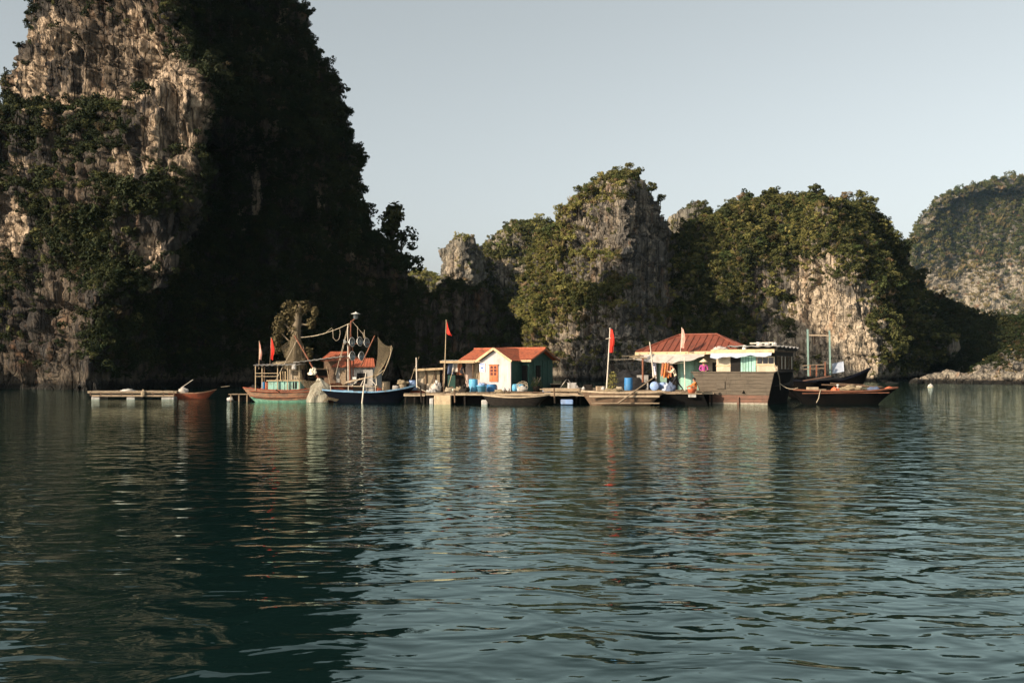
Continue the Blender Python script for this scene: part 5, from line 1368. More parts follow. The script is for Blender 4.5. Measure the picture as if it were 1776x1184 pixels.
# ------------------------------------------------------------------ 8 the big houseboat
hb = thing('houseboat', 'large houseboat with a rust red hipped metal roof and green walls', 'houseboat', (W(1103, 0, 68).x, 68, .8), R(-25))
BL, BD, BH, BE, BR = 7.4, 4.74, 2.37, 2.56, 3.74
def rib_roof(parent):
    def quad(a, b, c, d, m, nm, up):
        n_ = (b - a).cross(d - a).normalized()
        if n_.z < 0: n_ = -n_
        V = [p + n_ * up for p in (a, b, c, d)] + [p + n_ * (up - .03) for p in (a, b, c, d)]
        return MB().add(V, [(0, 1, 2, 3), (7, 6, 5, 4), (0, 4, 5, 1), (1, 5, 6, 2), (2, 6, 7, 3), (3, 7, 4, 0)]).build(nm, m, parent)
    def slope(e0, e1, inw, hip0, hip1, rise, depth, n):
        """eave e0->e1, sheets rise inwards, cut by the hips"""
        L = (e1 - e0).length; ex = (e1 - e0) / L
        for k in range(n):
            s0, s1 = L * k / n, L * (k + 1) / n
            def top(s):
                f = 1.0
                if hip0: f = min(f, s / hip0)
                if hip1: f = min(f, (L - s) / hip1)
                return max(f, 0.0)
            t0, t1 = top(s0), top(s1)
            P = lambda s, f: e0 + ex * s + inw * depth * f + Vector((0, 0, rise * f))
            a, b = P(s0 + .012, 0), P(s1 - .012, 0)
            sh_ = quad(a, b, P(s1 - .012, max(t1, .01)), P(s0 + .012, max(t0, .01)), M['metalroof'], 'roof_sheet', .012 * (k % 2) + .01)
            if t1 > .05: MB().bar(P(s1, 0) + Vector((0, 0, .035)), P(s1, t1) + Vector((0, 0, .035)), .045, .05).build('rib', M['metalroof'], sh_)
    z = Vector((0, 0, BE))
    A, B_, C_, D_ = Vector((0, 0, 0)) + z, Vector((BL, 0, 0)) + z, Vector((BL, BD, 0)) + z, Vector((0, BD, 0)) + z
    r = BR - BE
    slope(A, B_, Vector((0, 1, 0)), BH, BH, r, BH, 17)
    slope(B_, C_, Vector((-1, 0, 0)), BH, BH, r, BH, 10)
    slope(C_, D_, Vector((0, -1, 0)), BH, BH, r, BH, 14)
    slope(D_, A, Vector((1, 0, 0)), BH, BH, r, BH, 10)
    R0, R1 = Vector((BH, BH, BR)), Vector((BL - BH, BH, BR))
    up = Vector((0, 0, .05))
    MB().tube([R0 + up, R1 + up], .07, 8).build('ridge_cap', M['metalroof'], parent)
    for a, b in ((A, R0), (D_, R0), (B_, R1), (C_, R1)): MB().tube([a + up, b + up], .055, 7).build('hip_cap', M['metalroof'], parent)
rib_roof(hb)
MB().bar((-.05, -.03, BE - .10), (BL + 1.2, -.03, BE - .06), .06, .20).build('fascia', M['cream'], hb)
MB().bar((-.02, 0, BE - .10), (-.02, BD, BE - .10), .05, .16).build('fascia', M['cream'], hb)
for k in range(5): MB().box((.9 + 1.3 * k, -.065, BE - .10 + .02 * (k % 2)), (.06, .012, .07)).build('fascia_knot', M['brown'], hb)
wl = MB().box((3.95, 2.7, (BE - .1) / 2), (5.9, 3.0, BE - .1)).build('wall', M['minty'], hb)
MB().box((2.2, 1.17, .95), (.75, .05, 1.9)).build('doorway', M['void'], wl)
MB().box((3.25, 1.18, 1.0), (.9, .04, 1.95)).build('green_panel', M['turq'], wl)
MB().box((4.95, 1.16, 1.2), (1.3, .06, 2.3)).build('yellow_panel', M['beige'], wl)
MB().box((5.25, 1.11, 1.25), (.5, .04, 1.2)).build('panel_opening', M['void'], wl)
MB().box((1.02, 1.02, (BE - .1) / 2), (.30, .2, BE - .1)).build('column', M['white'], hb)
cs = MB().box((1.02, .9, 1.48), (.27, .025, .95)).build('column_sign', M['signw'], hb)
for k in range(5):
    for q in (-1, 1):
        MB().box((1.02 + .06 * q, .882, 1.85 - .18 * k), (.075, .01, .05)).build('sign_lettering', M['signb'], cs)
        MB().box((1.02 + .06 * q, .882, 1.79 - .18 * k), (.02, .01, .07)).build('sign_lettering', M['signb'], cs)
cs2 = MB().box((1.62, 1.18, 1.48), (.22, .03, .95)).build('column_sign', M['signw'], hb)
for k in range(5): MB().box((1.62, 1.155, 1.85 - .18 * k), (.11, .01, .08)).build('sign_lettering', M['signb'], cs2)
MB().box((3.9, 2.6, -.15), (6.6, 3.6, .3)).build('platform', M['brown'], hb)

tw = thing('tarp_awning', 'sagging white tarpaulin awning slung below the houseboat eave', 'awning', hb.location, R(-25))
def sag(u, v):
    x = .15 + 4.55 * u
    z = BE - .16 - v * (.22 + .42 * math.sin(3.14 * min(1, u * 1.02)) ** .8 * (1.0 if u < .97 else .6)) + .03 * math.sin(u * 22 + v * 5) * v
    return (x + .12 * math.sin(v * 4), -.08 - .85 * v + .12 * math.sin(u * 7) * v, z - .05 * math.sin(u * 15) * v)
MB().sheet(lambda u, v: sag(1 - u, v), 60, 14, .015).build('tarpaulin', M['tarpw'], tw)
rl = [sag(0, .95 - .9 * i / 8) for i in range(9)]
MB().tube([(p[0] + .06, p[1], p[2] - .03) for p in rl], .10, 9).build('rolled_end', M['beige'], tw)
line('awning_post', 'brown wooden post under the left end of the white awning', [W(1115, 663, 66.2), W(1115, 619, 66.2)], .075, M['rust'], 'post')
line('awning_post', 'thin white post in front of the person hanging clothes', [W(1188, 679, 63.4), W(1187, 619, 64.4)], .035, M['polew'], 'post')
line('tall_bamboo', 'tall leaning bamboo rising past the left end of the houseboat roof', [W(1134, 655, 65.6), W(1130, 620, 65.5), W(1127, 593, 65.4)], [.055, .045, .035], M['polew'], 'pole')
line('jutting_pole', 'horizontal bamboo jutting left from under the houseboat eave', [W(1079, 617.5, 66), W(1116, 616.5, 66.4)], [.05, .05], M['pole'], 'pole')
line('jutting_pole', 'lower bamboo jutting left from the rolled end of the awning', [W(1092, 619, 66), W(1122, 621, 66.2)], [.04, .045], M['pole'], 'pole')
line('washing_line', 'washing line from the flag pole to the awning', [W(1055, 623, 65.5), W(1116, 620, 66.2)], .02, M['rope'], 'rope', .06)
f_ = flag('furled red flag on the pole left of the big houseboat', W(1052, 676, 65.4), W(1058, 570, 65.4), .30, 1.55, 'flag', .1, .05, (.8, -.6), folds=4, r=.05, pole='polew')
MB().bar(Vector((-.06, -.05, 3.35)), Vector((.62, -.05, 3.45)), .045).build('cross_bar', M['polew'], f_)
flag('faded pink flag standing before the red metal roof', W(1180, 613, 66.0), W(1182.5, 569, 66.0), .30, 1.30, 'flagp', -.9, .12, (.7, -.7), folds=3, r=.022, pole='polew')
# dark covered pile, plant, drums behind the raft
dp = thing('covered_pile', 'big pile covered with dark tarpaulin between flag pole and houseboat', 'tarpaulin', Vector((W(1098, 0, 68.5).x, 68.5, .8)))
heap('tarpaulin', None, (0, 0, 0), (3.3, 2.0, 1.35), M['tarpd'], None, 41, parent=dp, rough_=.28, nu=40, nv=20)
MB().box((.55, -.75, .5), (.75, .3, 1.0)).build('grey_drum_cover', M['asbestos'], dp)
barrel('tall blue barrel standing before the dark tarpaulin pile', Vector((W(1090, 0, 65).x, 65, .82)), .82, .27, 'barrel')
barrel('faded blue barrel lying on its side below the column sign', Vector((W(1136, 0, 63.8).x, 63.9, .82)), .60, .29, 'barrel_p', lying=R(75))
barrel('faded blue barrel lying just right of the first lying barrel', Vector((W(1154, 0, 63.6).x, 64.4, .82)), .60, .27, 'barrel_p', lying=R(60))
heap('blue_bag', 'pale blue plastic bag between the lying barrels and the walking person', Vector((W(1160, 0, 63.4).x, 63.4, .82)), (.7, .4, .42), M['tarpb'], 'bag', 44, rough_=.5)
shb = thing('shrub', 'yellowish potted shrub standing right of the furled flag pole', 'shrub', Vector((W(1062, 0, 66).x, 66, .8)))
Vv, Fv = leaf_cloud(np.random.default_rng(8), [((0, 0, .75), .38), ((.1, 0, .45), .36), ((-.15, .05, .35), .3), ((.05, 0, 1.0), .25)], 420, .055, 1.1)
MB().add(Vv, Fv).build('foliage', LEAF_OLIVE, shb)
b_ = MB()
for k in range(6): b_.tube([(0, 0, 0), (.1 * math.cos(k), .1 * math.sin(k), .5), (.25 * math.cos(k), .25 * math.sin(k), 1.0)], [.02, .014, .006], 5)
b_.build('stem', BARK, shb)
for k, (px, d_, w_, h_, mm, lb) in enumerate(((1062, 63.6, .5, .12, 'pale', 'pale board lying at the foot of the furled flag pole'), (1075, 63.7, .45, .14, 'greenwall', 'small green bag on the raft beside the tall blue barrel'))):
    heap('board_stack' if k == 0 else 'bag', lb, Vector((W(px, 0, d_).x, d_, .81)), (w_, .4, h_), M[mm], 'board' if k == 0 else 'bag', 50 + k, rough_=.2)

# ------------------------------------------------------------------ 9 the square ended wooden barge with its cabin
bg_ = thing('cargo_barge', 'big square ended wooden barge with a flat roofed cabin', 'barge', (W(1270, 0, 62.8).x, 62.8, 0), R(-28))
TW, BW, ZT, ZB, LN = 2.62, 1.95, 1.98, -.35, 9.0
NP = 9
def tr(z): return BW + (TW - BW) * max(0, (z + .0)) / ZT
off = .22                                              # the foot of the transom sits a little to the right
for k in range(NP):
    za, zb = -.12 + (ZT + .12) * k / NP, -.12 + (ZT + .12) * (k + 1) / NP - .014
    fw = .10 * (1 - za / ZT), .10 * (1 - zb / ZT)
    ca, cb = off * (1 - za / ZT), off * (1 - zb / ZT)
    pr = .012 * math.sin(k * 2.1)
    # two or three boards to a row, butted at uneven places
    cuts = [-1, random.uniform(-.45, -.1), random.uniform(.2, .6), 1] if k % 2 else [-1, random.uniform(-.1, .3), 1]
    for c0_, c1_ in zip(cuts[:-1], cuts[1:]):
        g = .004
        j = random.uniform(-.008, .008)
        V = [(ca + tr(za) * c0_ + g, fw[0] - pr + j, za), (ca + tr(za) * c1_ - g, fw[0] - pr + j, za), (cb + tr(zb) * c1_ - g, fw[1] - pr + j, zb), (cb + tr(zb) * c0_ + g, fw[1] - pr + j, zb)]
        V += [(x, y + .08, z) for x, y, z in V]
        m_ = M['limew'] if k == 0 else (M['bargered'] if k <= 2 else M['barge'])
        MB().add(V, [(0, 1, 2, 3), (7, 6, 5, 4), (0, 4, 5, 1), (1, 5, 6, 2), (2, 6, 7, 3), (3, 7, 4, 0)]).build('plank', m_, bg_)
hl = MB()
def sec(y):                                            # the hull behind the transom
    q = y / LN
    s_ = 1 - .55 * max(0, q - .55) ** 1.5 * 2
    return [(-TW * s_, y, ZT + .25 * q * q), (off * (1 - q) - BW * s_, y + .0, ZB), (off * (1 - q) + BW * s_, y, ZB), (TW * s_, y, ZT + .25 * q * q)]
Vh = []
ys = np.linspace(.16, LN, 12)
for y in ys: Vh += sec(y)
Fh = []
for i in range(11):
    for k in range(3): Fh.append((i * 4 + k, i * 4 + k + 1, (i + 1) * 4 + k + 1, (i + 1) * 4 + k))
n_ = 11 * 4
hl.add(Vh, [tuple(reversed(f)) for f in Fh] + [(n_, n_ + 1, n_ + 2, n_ + 3), (3, 2, 1, 0)])
hl.build('hull', M['black'], bg_)  # sides coloured black for the shade they lie in
dk = []
for y in ys: dk += [(-TW * .97 if y < 5 else sec(y)[0][0], y, 1.15), (TW * .97 if y < 5 else sec(y)[3][0], y, 1.15)]
MB().add(dk, [(2 * i, 2 * i + 1, 2 * i + 3, 2 * i + 2) for i in range(11)]).build('deck', M['brown'], bg_)
MB().bar((-TW - .06, .06, ZT + .035), (TW + .06, .06, ZT + .035), .22, .07).build('transom_cap', M['barge'], bg_)
for s_ in (-1, 1): MB().bar((s_ * TW, .15, ZT + .03), (s_ * TW, 5.2, ZT + .09), .12, .09).build('gunwale', M['dark'], bg_)
MB().box((off + .15, .03, .13), (.13, .12, .62)).build('rudder_post', M['bargered'], bg_)
MB().prism([(0, 0), (.2, -.02), (.1, .2)], .02, (.62, -.0, .68)).build('hull_patch', M['black'], bg_)  # dark of a small hole put in as a black patch
MB().box((-.75, -.01, 1.2), (.55, .03, .5)).build('hull_patch', M['barge'], bg_)
# cabin: front of panels, side with windows coloured dark for its shade
CX0, CX1, CY0, CY1, CZ0, CZ1 = -1.30, 2.45, .95, 6.2, 1.15, 3.32
cb_ = MB().box(((CX0 + CX1) / 2, (CY0 + CY1) / 2, (CZ0 + CZ1) / 2), (CX1 - CX0, CY1 - CY0, CZ1 - CZ0)).build('cabin', M['dark'], bg_)
fy = CY0 - .03
MB().box((-.83, fy, 2.25), (.92, .05, 2.1)).build('front_panel', M['beige'], bg_)
MB().box((-.83, fy - .035, 2.42), (.98, .03, .07)).build('panel_batten', M['cream'], bg_)
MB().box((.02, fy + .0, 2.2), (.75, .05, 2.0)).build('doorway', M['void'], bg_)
d_ = MB().box((.72, fy - .02, 2.22), (.82, .06, 1.9)).build('door', M['turq'], bg_)
for k in range(4): MB().box((.45 + .18 * k, fy - .06, 2.22), (.02, .02, 1.8)).build('door_batten', M['greenwall'], d_)
MB().box((1.20, fy - .02, 2.4), (.12, .08, 1.9)).build('door_post', M['turq'], bg_)
MB().box((1.87, fy, 1.9), (1.14, .05, 1.2)).build('front_panel', M['beige'], bg_)
w_ = MB().box((1.87, fy - .01, 2.72), (1.14, .06, .5)).build('window', M['beige'], bg_)
for k in range(3): MB().box((1.51 + .36 * k, fy - .05, 2.74), (.30, .03, .38)).build('pane', M['glassd'], w_)
MB().box((1.87, fy - .05, 2.47), (1.18, .05, .06)).build('window_sill', M['cream'], bg_)
MB().bar((CX0 - .2, CY0 - .55, CZ1 + .02), (CX1 + .1, CY0 - .55, CZ1 + .02), .07, .22).build('roof_fascia', M['cream'], bg_)
MB().box(((CX0 + CX1) / 2 - .05, (CY0 - .5 + CY1) / 2, CZ1 + .03), (CX1 - CX0 + .2, CY1 - CY0 + .45, .10)).build('roof', M['brown'], bg_)
MB().sheet(lambda u, v: (CX0 + .8 + (CX1 - CX0 - .45) * u, CY0 - .35 + (CY1 - CY0 + .7) * v, CZ1 + .33 + .045 * math.sin(v * 34) + .03 * math.sin(u * 30) ), 30, 120, .03).build('roof_sheet', M['asbestos'], bg_)
MB().box((CX1 + .16, (CY0 + CY1) / 2, CZ1 + .18), (.1, CY1 - CY0 + .5, .18)).build('side_fascia', M['dark'], bg_)
for k in range(5):
    yy = 1.7 + .95 * k
    w_ = MB().box((CX1 + .02, yy, 2.62), (.06, .62, .85)).build('window', M['brown'], bg_)
    MB().box((CX1 + .055, yy, 2.62), (.02, .50, .72)).build('pane', M['glassd'], w_)
    if k in (1, 2, 4): MB().box((CX1 + .085, yy - .22, 2.62), (.03, .10, .8)).build('curtain', M['polew'], w_)
MB().bar((CX1 + .10, CY0, 2.05), (CX1 + .10, CY1, 2.05), .10, .10).build('side_rail', M['brown'], bg_)
MB().sheet(lambda u, v: (-1.5 + 3.9 * u, CY0 - .62 - .12 * v - .06 * math.sin(u * 9) * v, CZ1 - .10 - v * (.26 + .05 * math.sin(u * 17) + .05 * math.sin(u * 5 + 1)) + .02 * math.sin(u * 40) * v), 70, 8, .015).build('blue_tarpaulin', M['tarpb'], bg_)

def on_barge(x, y, z):
    return bg_.matrix_basis @ Vector((x, y, z)) if False else Vector(rotz((x, y, z), R(-28))) + bg_.location
barrel('short white tub lying on the cabin roof', on_barge(.55, CY0 - .1, CZ1 + .08), .32, .14, 'steel', group='odds and ends on the cabin roof', name='tub', cat='tub')
barrel('white jerrycan beside the tub on the cabin roof', on_barge(1.35, CY0 + .2, CZ1 + .30), .30, .12, 'foam', group='odds and ends on the cabin roof', name='jerrycan', cat='jerrycan')
o = MB().bar((0, 0, 0), (1.45, .1, .03), .16, .07).build('white_plank', M['polew'], None, on_barge(.85, CY0 + .1, CZ1 + .52)); o.rotation_euler = (0, 0, R(-28))
tag(o, 'white plank lying across the top of the cabin roof', 'plank', 'odds and ends on the cabin roof')
heap('dustsheet', 'crumpled pale cloth on the left end of the cabin roof', on_barge(-.95, CY0 - .1, CZ1 + .07), (1.0, .5, .24), M['tarpw'], 'cloth', 61, rough_=.5)
for k in range(3):
    heap('float', ('white float farthest left on the corrugated roof', 'white float in the middle of the corrugated roof', 'white float nearest the right edge of the corrugated roof')[k], on_barge(1.5 + .45 * k, CY0 + .1, CZ1 + .36), (.34, .3, .2), M['foam'], 'float', 62 + k, 'floats on the corrugated roof')
line('barge_rope', 'frayed rope hanging down the dark side of the barge from a bollard', [on_barge(TW + .05, .6, 2.12), on_barge(TW + .1, .9, 1.75), on_barge(TW + .0, 1.5, 1.5), on_barge(TW - .05, 1.9, .9)], [.04, .03, .025, .02], M['rope'], 'rope')
heap('rope_knot', 'knotted rope on the bollard at the corner of the barge', on_barge(TW - .02, .5, 2.06), (.26, .26, .34), M['rope'], 'rope', 70, rough_=.5)

# ------------------------------------------------------------------ 10 boats at the right
t = thing('work_boat', 'dark work boat with tall turquoise posts behind the barge', 'boat', (W(1428, 0, 75).x, 75, 0), R(-12))
hull(t, 6.6, 2.3, 1.25, .1, .95, -.3, m_side=M['black'], m_gun=M['navy'], stern_w=.8, strakes=7, rim=(.12, .14), deck=12, m_thw=M['plank'], over_b=.1, bow_w=.12)
o_ = t.location.copy()
def Lw(px, py, d): return Vector(rotz(W(px, py, d) - o_, R(12)))
for px, ya, yb in ((1402, 652, 571), (1440, 650, 573)):
    MB().bar(Lw(px, ya, 74.6), Lw(px - 1.5, yb, 74.6), .13, .12, (0, 1, 0)).build('tall_post', M['paleturq'], t)
MB().bar(Lw(1401, 581, 74.6), Lw(1440, 582, 74.6), .09, .10).build('cross_beam', M['pale'], t)
for a, b in (((1392, 634), (1430, 632)), ((1394, 640), (1432, 638))):
    MB().bar(Lw(*a, 74), Lw(*b, 74), .07).build('rail', M['plank'], t)
for px in (1405, 1416, 1431): MB().bar(Lw(px, 652, 74), Lw(px, 627 if px > 1420 else 633, 74), .10).build('rail_post', M['rust'], t)
MB().bar(Lw(1394, 660, 73.4), Lw(1440, 652, 73.4), .5, .07).build('deck_hatch', M['bargered'], t)
MB().sheet(lambda u, v: Lw(1444 + 20 * u, 648 - 18 * v - 4 * u, 74.6) + Vector((0, .4 * v, 0)), 8, 6, .03).build('wind_board', M['tarpb'], t)
heap('tarpaulin_heap', 'grey tarpaulin spread over the foredeck of the work boat', t.location + Vector((.2, -.5, 1.28)), (3.0, 1.2, .3), M['tarpd'], 'tarpaulin', 71)

t = thing('sampan', 'dark sampan with rusty red gunwales moored right of the barge', 'boat', (W(1464, 0, 62.6).x, 62.6, 0), R(2))
hull(t, 6.75, 1.5, .80, .10, .22, -.35, flare=.4, vee=1.0, m_side=M['black'], m_gun=M['rust'], stern_w=.55, strakes=6, rim=(.10, .09), deck=18, m_thw=M['brown'], over_b=.17, bow_w=.12)
MB().bar((-2.9, -.74, .70), (2.6, -.66, .74), .04, .05).build('rubbing_strake', M['rust'], t)
o_ = t.location
for k, (px, w_, h_, mm, nm, lb) in enumerate(((1409, .62, .22, 'pale', 'box', 'pale wooden box on the stern of the sampan'), (1424, .5, .10, 'plank', 'board', 'flat brown board beside the pale box on the sampan'))):
    o = MB().box((0, 0, h_ / 2), (w_, .5, h_)).build(nm, M[mm], None, Vector((W(px, 0, 62.4).x, 62.4, .86))); tag(o, lb, nm)
heap('orange_tackle', 'orange tackle lump on the gunwale of the sampan', Vector((W(1449, 0, 62).x, 62, .84)), (.5, .3, .24), M['clay'], 'tackle', 73, rough_=.5)
pb = MB().lathe([(.05, 0), (.06, .22), (.09, .24), (.09, .3), (0, .32)], (0, 0, 0), 10).build('bollard', M['foam'], None, Vector((W(1453, 0, 62).x, 62, .95))); tag(pb, 'little white bollard on the sampan gunwale', 'bollard')
line('sampan_rope', 'pale rope looping off the sampan into the water', [W(1423, 676, 61.8), W(1421, 684, 61.75), W(1420, 690, 61.75), W(1416, 698, 61.7)], .025, M['rope'], 'rope')
for k, (a, b) in enumerate((((1425, 667, 62.9), (1530, 671, 62.9)), ((1440, 664.5, 63.1), (1500, 668, 63.1)))):
    line('punt_pole', ('long dark pole lying along the top of the sampan', 'shorter dark pole lying behind the long one on the sampan')[k], [W(*a), W(*b)], .05, M['brown'], 'pole')
heap('bow_rope', 'coil of orange rope on the pointed bow of the sampan', Vector((W(1543, 0, 62.6).x, 62.6, .98)), (.5, .3, .12), M['clay'], 'rope', 75, rough_=.5)
bu = thing('buoy', 'small white buoy floating alone on the water at the right', 'buoy', (W(1614, 0, 122).x, 122, 0))
MB().lathe([(0, -.2), (.24, -.12), (.34, .05), (.28, .25), (.12, .36), (.05, .38), (.05, .46), (0, .46)], (0, 0, 0), 14).build('float', M['foam'], bu)
MB().lathe([(.36, .0), (.38, .04), (.36, .08)], (0, 0, 0), 14).build('band', M['rope'], bu)

# ------------------------------------------------------------------ 11 people
def person(name, label, base, J, mats_by_bone, hair=True, head_dir=(0, -1, 0), group=None):
    """one skinned body from joints (metres from the feet); every polygon takes the cloth of its nearest bone"""
    t = thing(name, label, 'person', base, 0, group)
    names = list(J); idx = {n: i for i, n in enumerate(names)}
    rad = dict(pelvis=(.135, .11), belly=(.125, .10), chest=(.15, .115), neck=(.052, .052), head=(.085, .095), crown=(.07, .08))
    def rr(n):
        for k, v in rad.items():
            if n == k: return v
        for k, v in (('hip', .085), ('knee', .058), ('ankle', .04), ('toe', .032), ('shoulder', .058), ('elbow', .042), ('wrist', .028), ('palm', .034), ('nose', .018)):
            if n.startswith(k): return (v, v)
        return (.011, .011)
    E = [('pelvis', 'belly'), ('belly', 'chest'), ('chest', 'neck'), ('neck', 'head'), ('head', 'crown')]
    for s in 'lr':
        E += [('pelvis', 'hip' + s), ('hip' + s, 'knee' + s), ('knee' + s, 'ankle' + s), ('ankle' + s, 'toe' + s), ('chest', 'shoulder' + s), ('shoulder' + s, 'elbow' + s), ('elbow' + s, 'wrist' + s), ('wrist' + s, 'palm' + s)]
        w, p = Vector(J['wrist' + s]), Vector(J['palm' + s]); d = (p - w).normalized(); sd = d.cross(Vector((0, 0, 1))); sd = sd.normalized() if sd.length > .1 else Vector((1, 0, 0)); cu = d.cross(sd)
        for k in range(4):
            a, b = 'fa%d%s' % (k, s), 'fb%d%s' % (k, s)
            o1 = p + sd * (.026 * (k - 1.5)) + d * .045; L = (.06, .075, .07, .055)[k]
            J[a] = o1; J[b] = o1 + d * L * .8 + cu * .03
            for q in (a, b): idx[q] = len(names); names.append(q)
            E += [('palm' + s, a), (a, b)]
        J['th' + s] = w.lerp(p, .4) + sd * .05 + d * .03
        idx['th' + s] = len(names); names.append('th' + s); E.append(('palm' + s, 'th' + s))
    J['nose'] = Vector(J['head']) + Vector(head_dir) * .115; idx['nose'] = len(names); names.append('nose'); E.append(('head', 'nose'))
    me = bpy.data.meshes.new('body'); me.from_pydata([tuple(J[n]) for n in names], [(idx[a], idx[b]) for a, b in E], [])
    o = link_mesh('body_skeleton', me)
    md = o.modifiers.new('skin', 'SKIN'); md.use_smooth_shade = True
    for i, n in enumerate(names):
        sv = me.skin_vertices[0].data[i]; sv.radius = rr(n); sv.use_root = (n == 'pelvis')
    sb = o.modifiers.new('sub', 'SUBSURF'); sb.levels = 2; sb.render_levels = 2
    bpy.context.view_layer.update()
    dg = bpy.context.evaluated_depsgraph_get()
    bm = bpy.data.meshes.new_from_object(o.evaluated_get(dg))
    bpy.data.objects.remove(o, do_unlink=True)
    bm.name = 'body'
    bm.materials.clear()
    keys = list(dict.fromkeys(mats_by_bone.values()))
    for k in keys: bm.materials.append(M[k])
    seg = []
    for a, b in E:
        k = None
        for key, m_ in mats_by_bone.items():
            if any(a.startswith(x) and b.startswith(y) for x, y in (key,)): k = m_
        seg.append((Vector(J[a]), Vector(J[b]), keys.index(k) if k else keys.index('skin')))
    for p in bm.polygons:
        c = p.center; best = (9, 0)
        for a, b, k in seg:
            d = b - a; u = max(0, min(1, (c - a).dot(d) / max(d.length_squared, 1e-9)))
            q = (a + d * u - c).length
            if q < best[0]: best = (q, k)
        p.material_index = best[1]
    body = link_mesh('body', bm, t)
    hd = Vector(J['head']); cr = Vector(J['crown']); up = (cr - hd).normalized(); f = Vector(head_dir).normalized()
    side = f.cross(up).normalized()
    ey = MB(); 
    for s in (-1, 1): ey.lathe([(0, -.012), (.010, -.006), (.012, 0), (.010, .006), (0, .012)], hd + f * .088 + side * .034 * s + up * .025, 8)
    ey.build('eyes', M['hair'], t)
    MB().bar(hd + f * .09 - side * .022 - up * .048, hd + f * .09 + side * .022 - up * .048, .008, .01).build('mouth', M['brownc'], t)
    er = MB()
    for s in (-1, 1): er.box(hd + side * .092 * s, (.02, .03, .05))
    er.build('ears', M['skin'], t)
    if hair:
        mb = MB(); V = []; F = []; nu, nv = 18, 10
        for j in range(nv + 1):
            for i in range(nu):
                a = 2 * math.pi * i / nu
                fa = math.cos(a)
                lim = 1.15 if fa > .3 else 2.1 - .5 * max(0, fa)
                th = lim * j / nv
                V.append(hd + up * .035 + (f * fa * .112 + side * math.sin(a) * .105) * math.sin(th) + up * .125 * math.cos(th))
        for j in range(nv):
            for i in range(nu): F.append((j * nu + i, (j + 1) * nu + i, (j + 1) * nu + (i + 1) % nu, j * nu + (i + 1) % nu))
        mb.add(V, F, True).build('hair', M['hair'], t)
    return t

def clothes(tops, legs, sleeves, feet='skin'):
    d = {('pelvis', 'belly'): tops, ('belly', 'chest'): tops, ('chest', 'shoulder'): tops, ('pelvis', 'hip'): legs, ('hip', 'knee'): legs, ('knee', 'ankle'): legs, ('ankle', 'toe'): feet}
    d[('shoulder', 'elbow')] = sleeves; d[('elbow', 'wrist')] = sleeves
    d[('neck', 'head')] = 'skin'
    return d

# walking left, bent, reaching for the clothes
J = {'pelvis': (.12, 0, .90), 'belly': (.08, 0, 1.05), 'chest': (-.02, 0, 1.28), 'neck': (-.08, 0, 1.47), 'head': (-.15, 0, 1.57), 'crown': (-.19, 0, 1.66),
     'hipl': (.12, -.10, .84), 'kneel': (-.10, -.11, .50), 'anklel': (-.02, -.11, .08), 'toel': (-.17, -.11, .03),
     'hipr': (.14, .10, .84), 'kneer': (.30, .11, .47), 'ankler': (.58, .11, .12), 'toer': (.46, .11, .03),
     'shoulderl': (-.03, -.19, 1.38), 'elbowl': (-.18, -.22, 1.16), 'wristl': (-.40, -.16, 1.22), 'palml': (-.47, -.15, 1.24),
     'shoulderr': (-.03, .19, 1.38), 'elbowr': (-.20, .22, 1.18), 'wristr': (-.42, .16, 1.28), 'palmr': (-.49, .15, 1.31)}
pv = person('person', 'person in a cream vest and dark trousers stepping towards hanging clothes', Vector((W(1169, 0, 63.5).x, 63.5, .82)), J,
            clothes('creamc', 'blackc', 'creamc'), head_dir=(-.95, -.25, -.2))
# conical hat, magenta blouse, standing inside the barge
J = {'pelvis': (0, 0, .86), 'belly': (0, 0, 1.0), 'chest': (0, -.02, 1.20), 'neck': (0, -.03, 1.38), 'head': (0, -.05, 1.47), 'crown': (0, -.06, 1.56),
     'hipl': (-.10, 0, .80), 'kneel': (-.11, -.02, .44), 'anklel': (-.11, .02, .07), 'toel': (-.12, -.12, .03), 'hipr': (.10, 0, .80), 'kneer': (.11, -.02, .44), 'ankler': (.11, .02, .07), 'toer': (.12, -.12, .03),
     'shoulderl': (-.19, -.02, 1.30), 'elbowl': (-.27, -.05, 1.04), 'wristl': (-.16, -.25, .94), 'palml': (-.11, -.31, .94),
     'shoulderr': (.19, -.02, 1.30), 'elbowr': (.27, -.05, 1.04), 'wristr': (.16, -.25, .94), 'palmr': (.11, -.31, .94)}
ph = person('person', 'person in a magenta blouse wearing a pale conical hat', on_barge(-2.05, .62, 1.15), J, clothes('magenta', 'blackc', 'magenta'), head_dir=(-.25, -.95, -.1))
MB().lathe([(0, .20), (.03, .185), (.14, .10), (.29, -.01), (.285, -.02), (.13, .075), (0, .16)], (0, -.05, 1.53), 26).build('conical_hat', M['straw'], ph)
# crouching in orange
J = {'pelvis': (.05, 0, .22), 'belly': (.03, 0, .36), 'chest': (-.02, -.02, .55), 'neck': (-.05, -.03, .71), 'head': (-.08, -.04, .80), 'crown': (-.10, -.05, .89),
     'hipl': (.0, -.11, .20), 'kneel': (-.30, -.17, .42), 'anklel': (-.16, -.14, .07), 'toel': (-.28, -.16, .03), 'hipr': (.02, .11, .20), 'kneer': (-.28, .17, .42), 'ankler': (-.14, .14, .07), 'toer': (-.26, .16, .03),
     'shoulderl': (-.03, -.19, .65), 'elbowl': (-.20, -.24, .47), 'wristl': (-.40, -.16, .40), 'palml': (-.46, -.13, .38),
     'shoulderr': (-.03, .19, .65), 'elbowr': (-.20, .22, .48), 'wristr': (-.40, .13, .42), 'palmr': (-.46, .10, .40)}
pc = person('person', 'person in orange crouching by a red basket at the corner of the barge', Vector((W(1206, 0, 62).x, 62.0, .72)), J, clothes('orangec', 'brownc', 'orangec'), head_dir=(-.9, -.4, -.2))
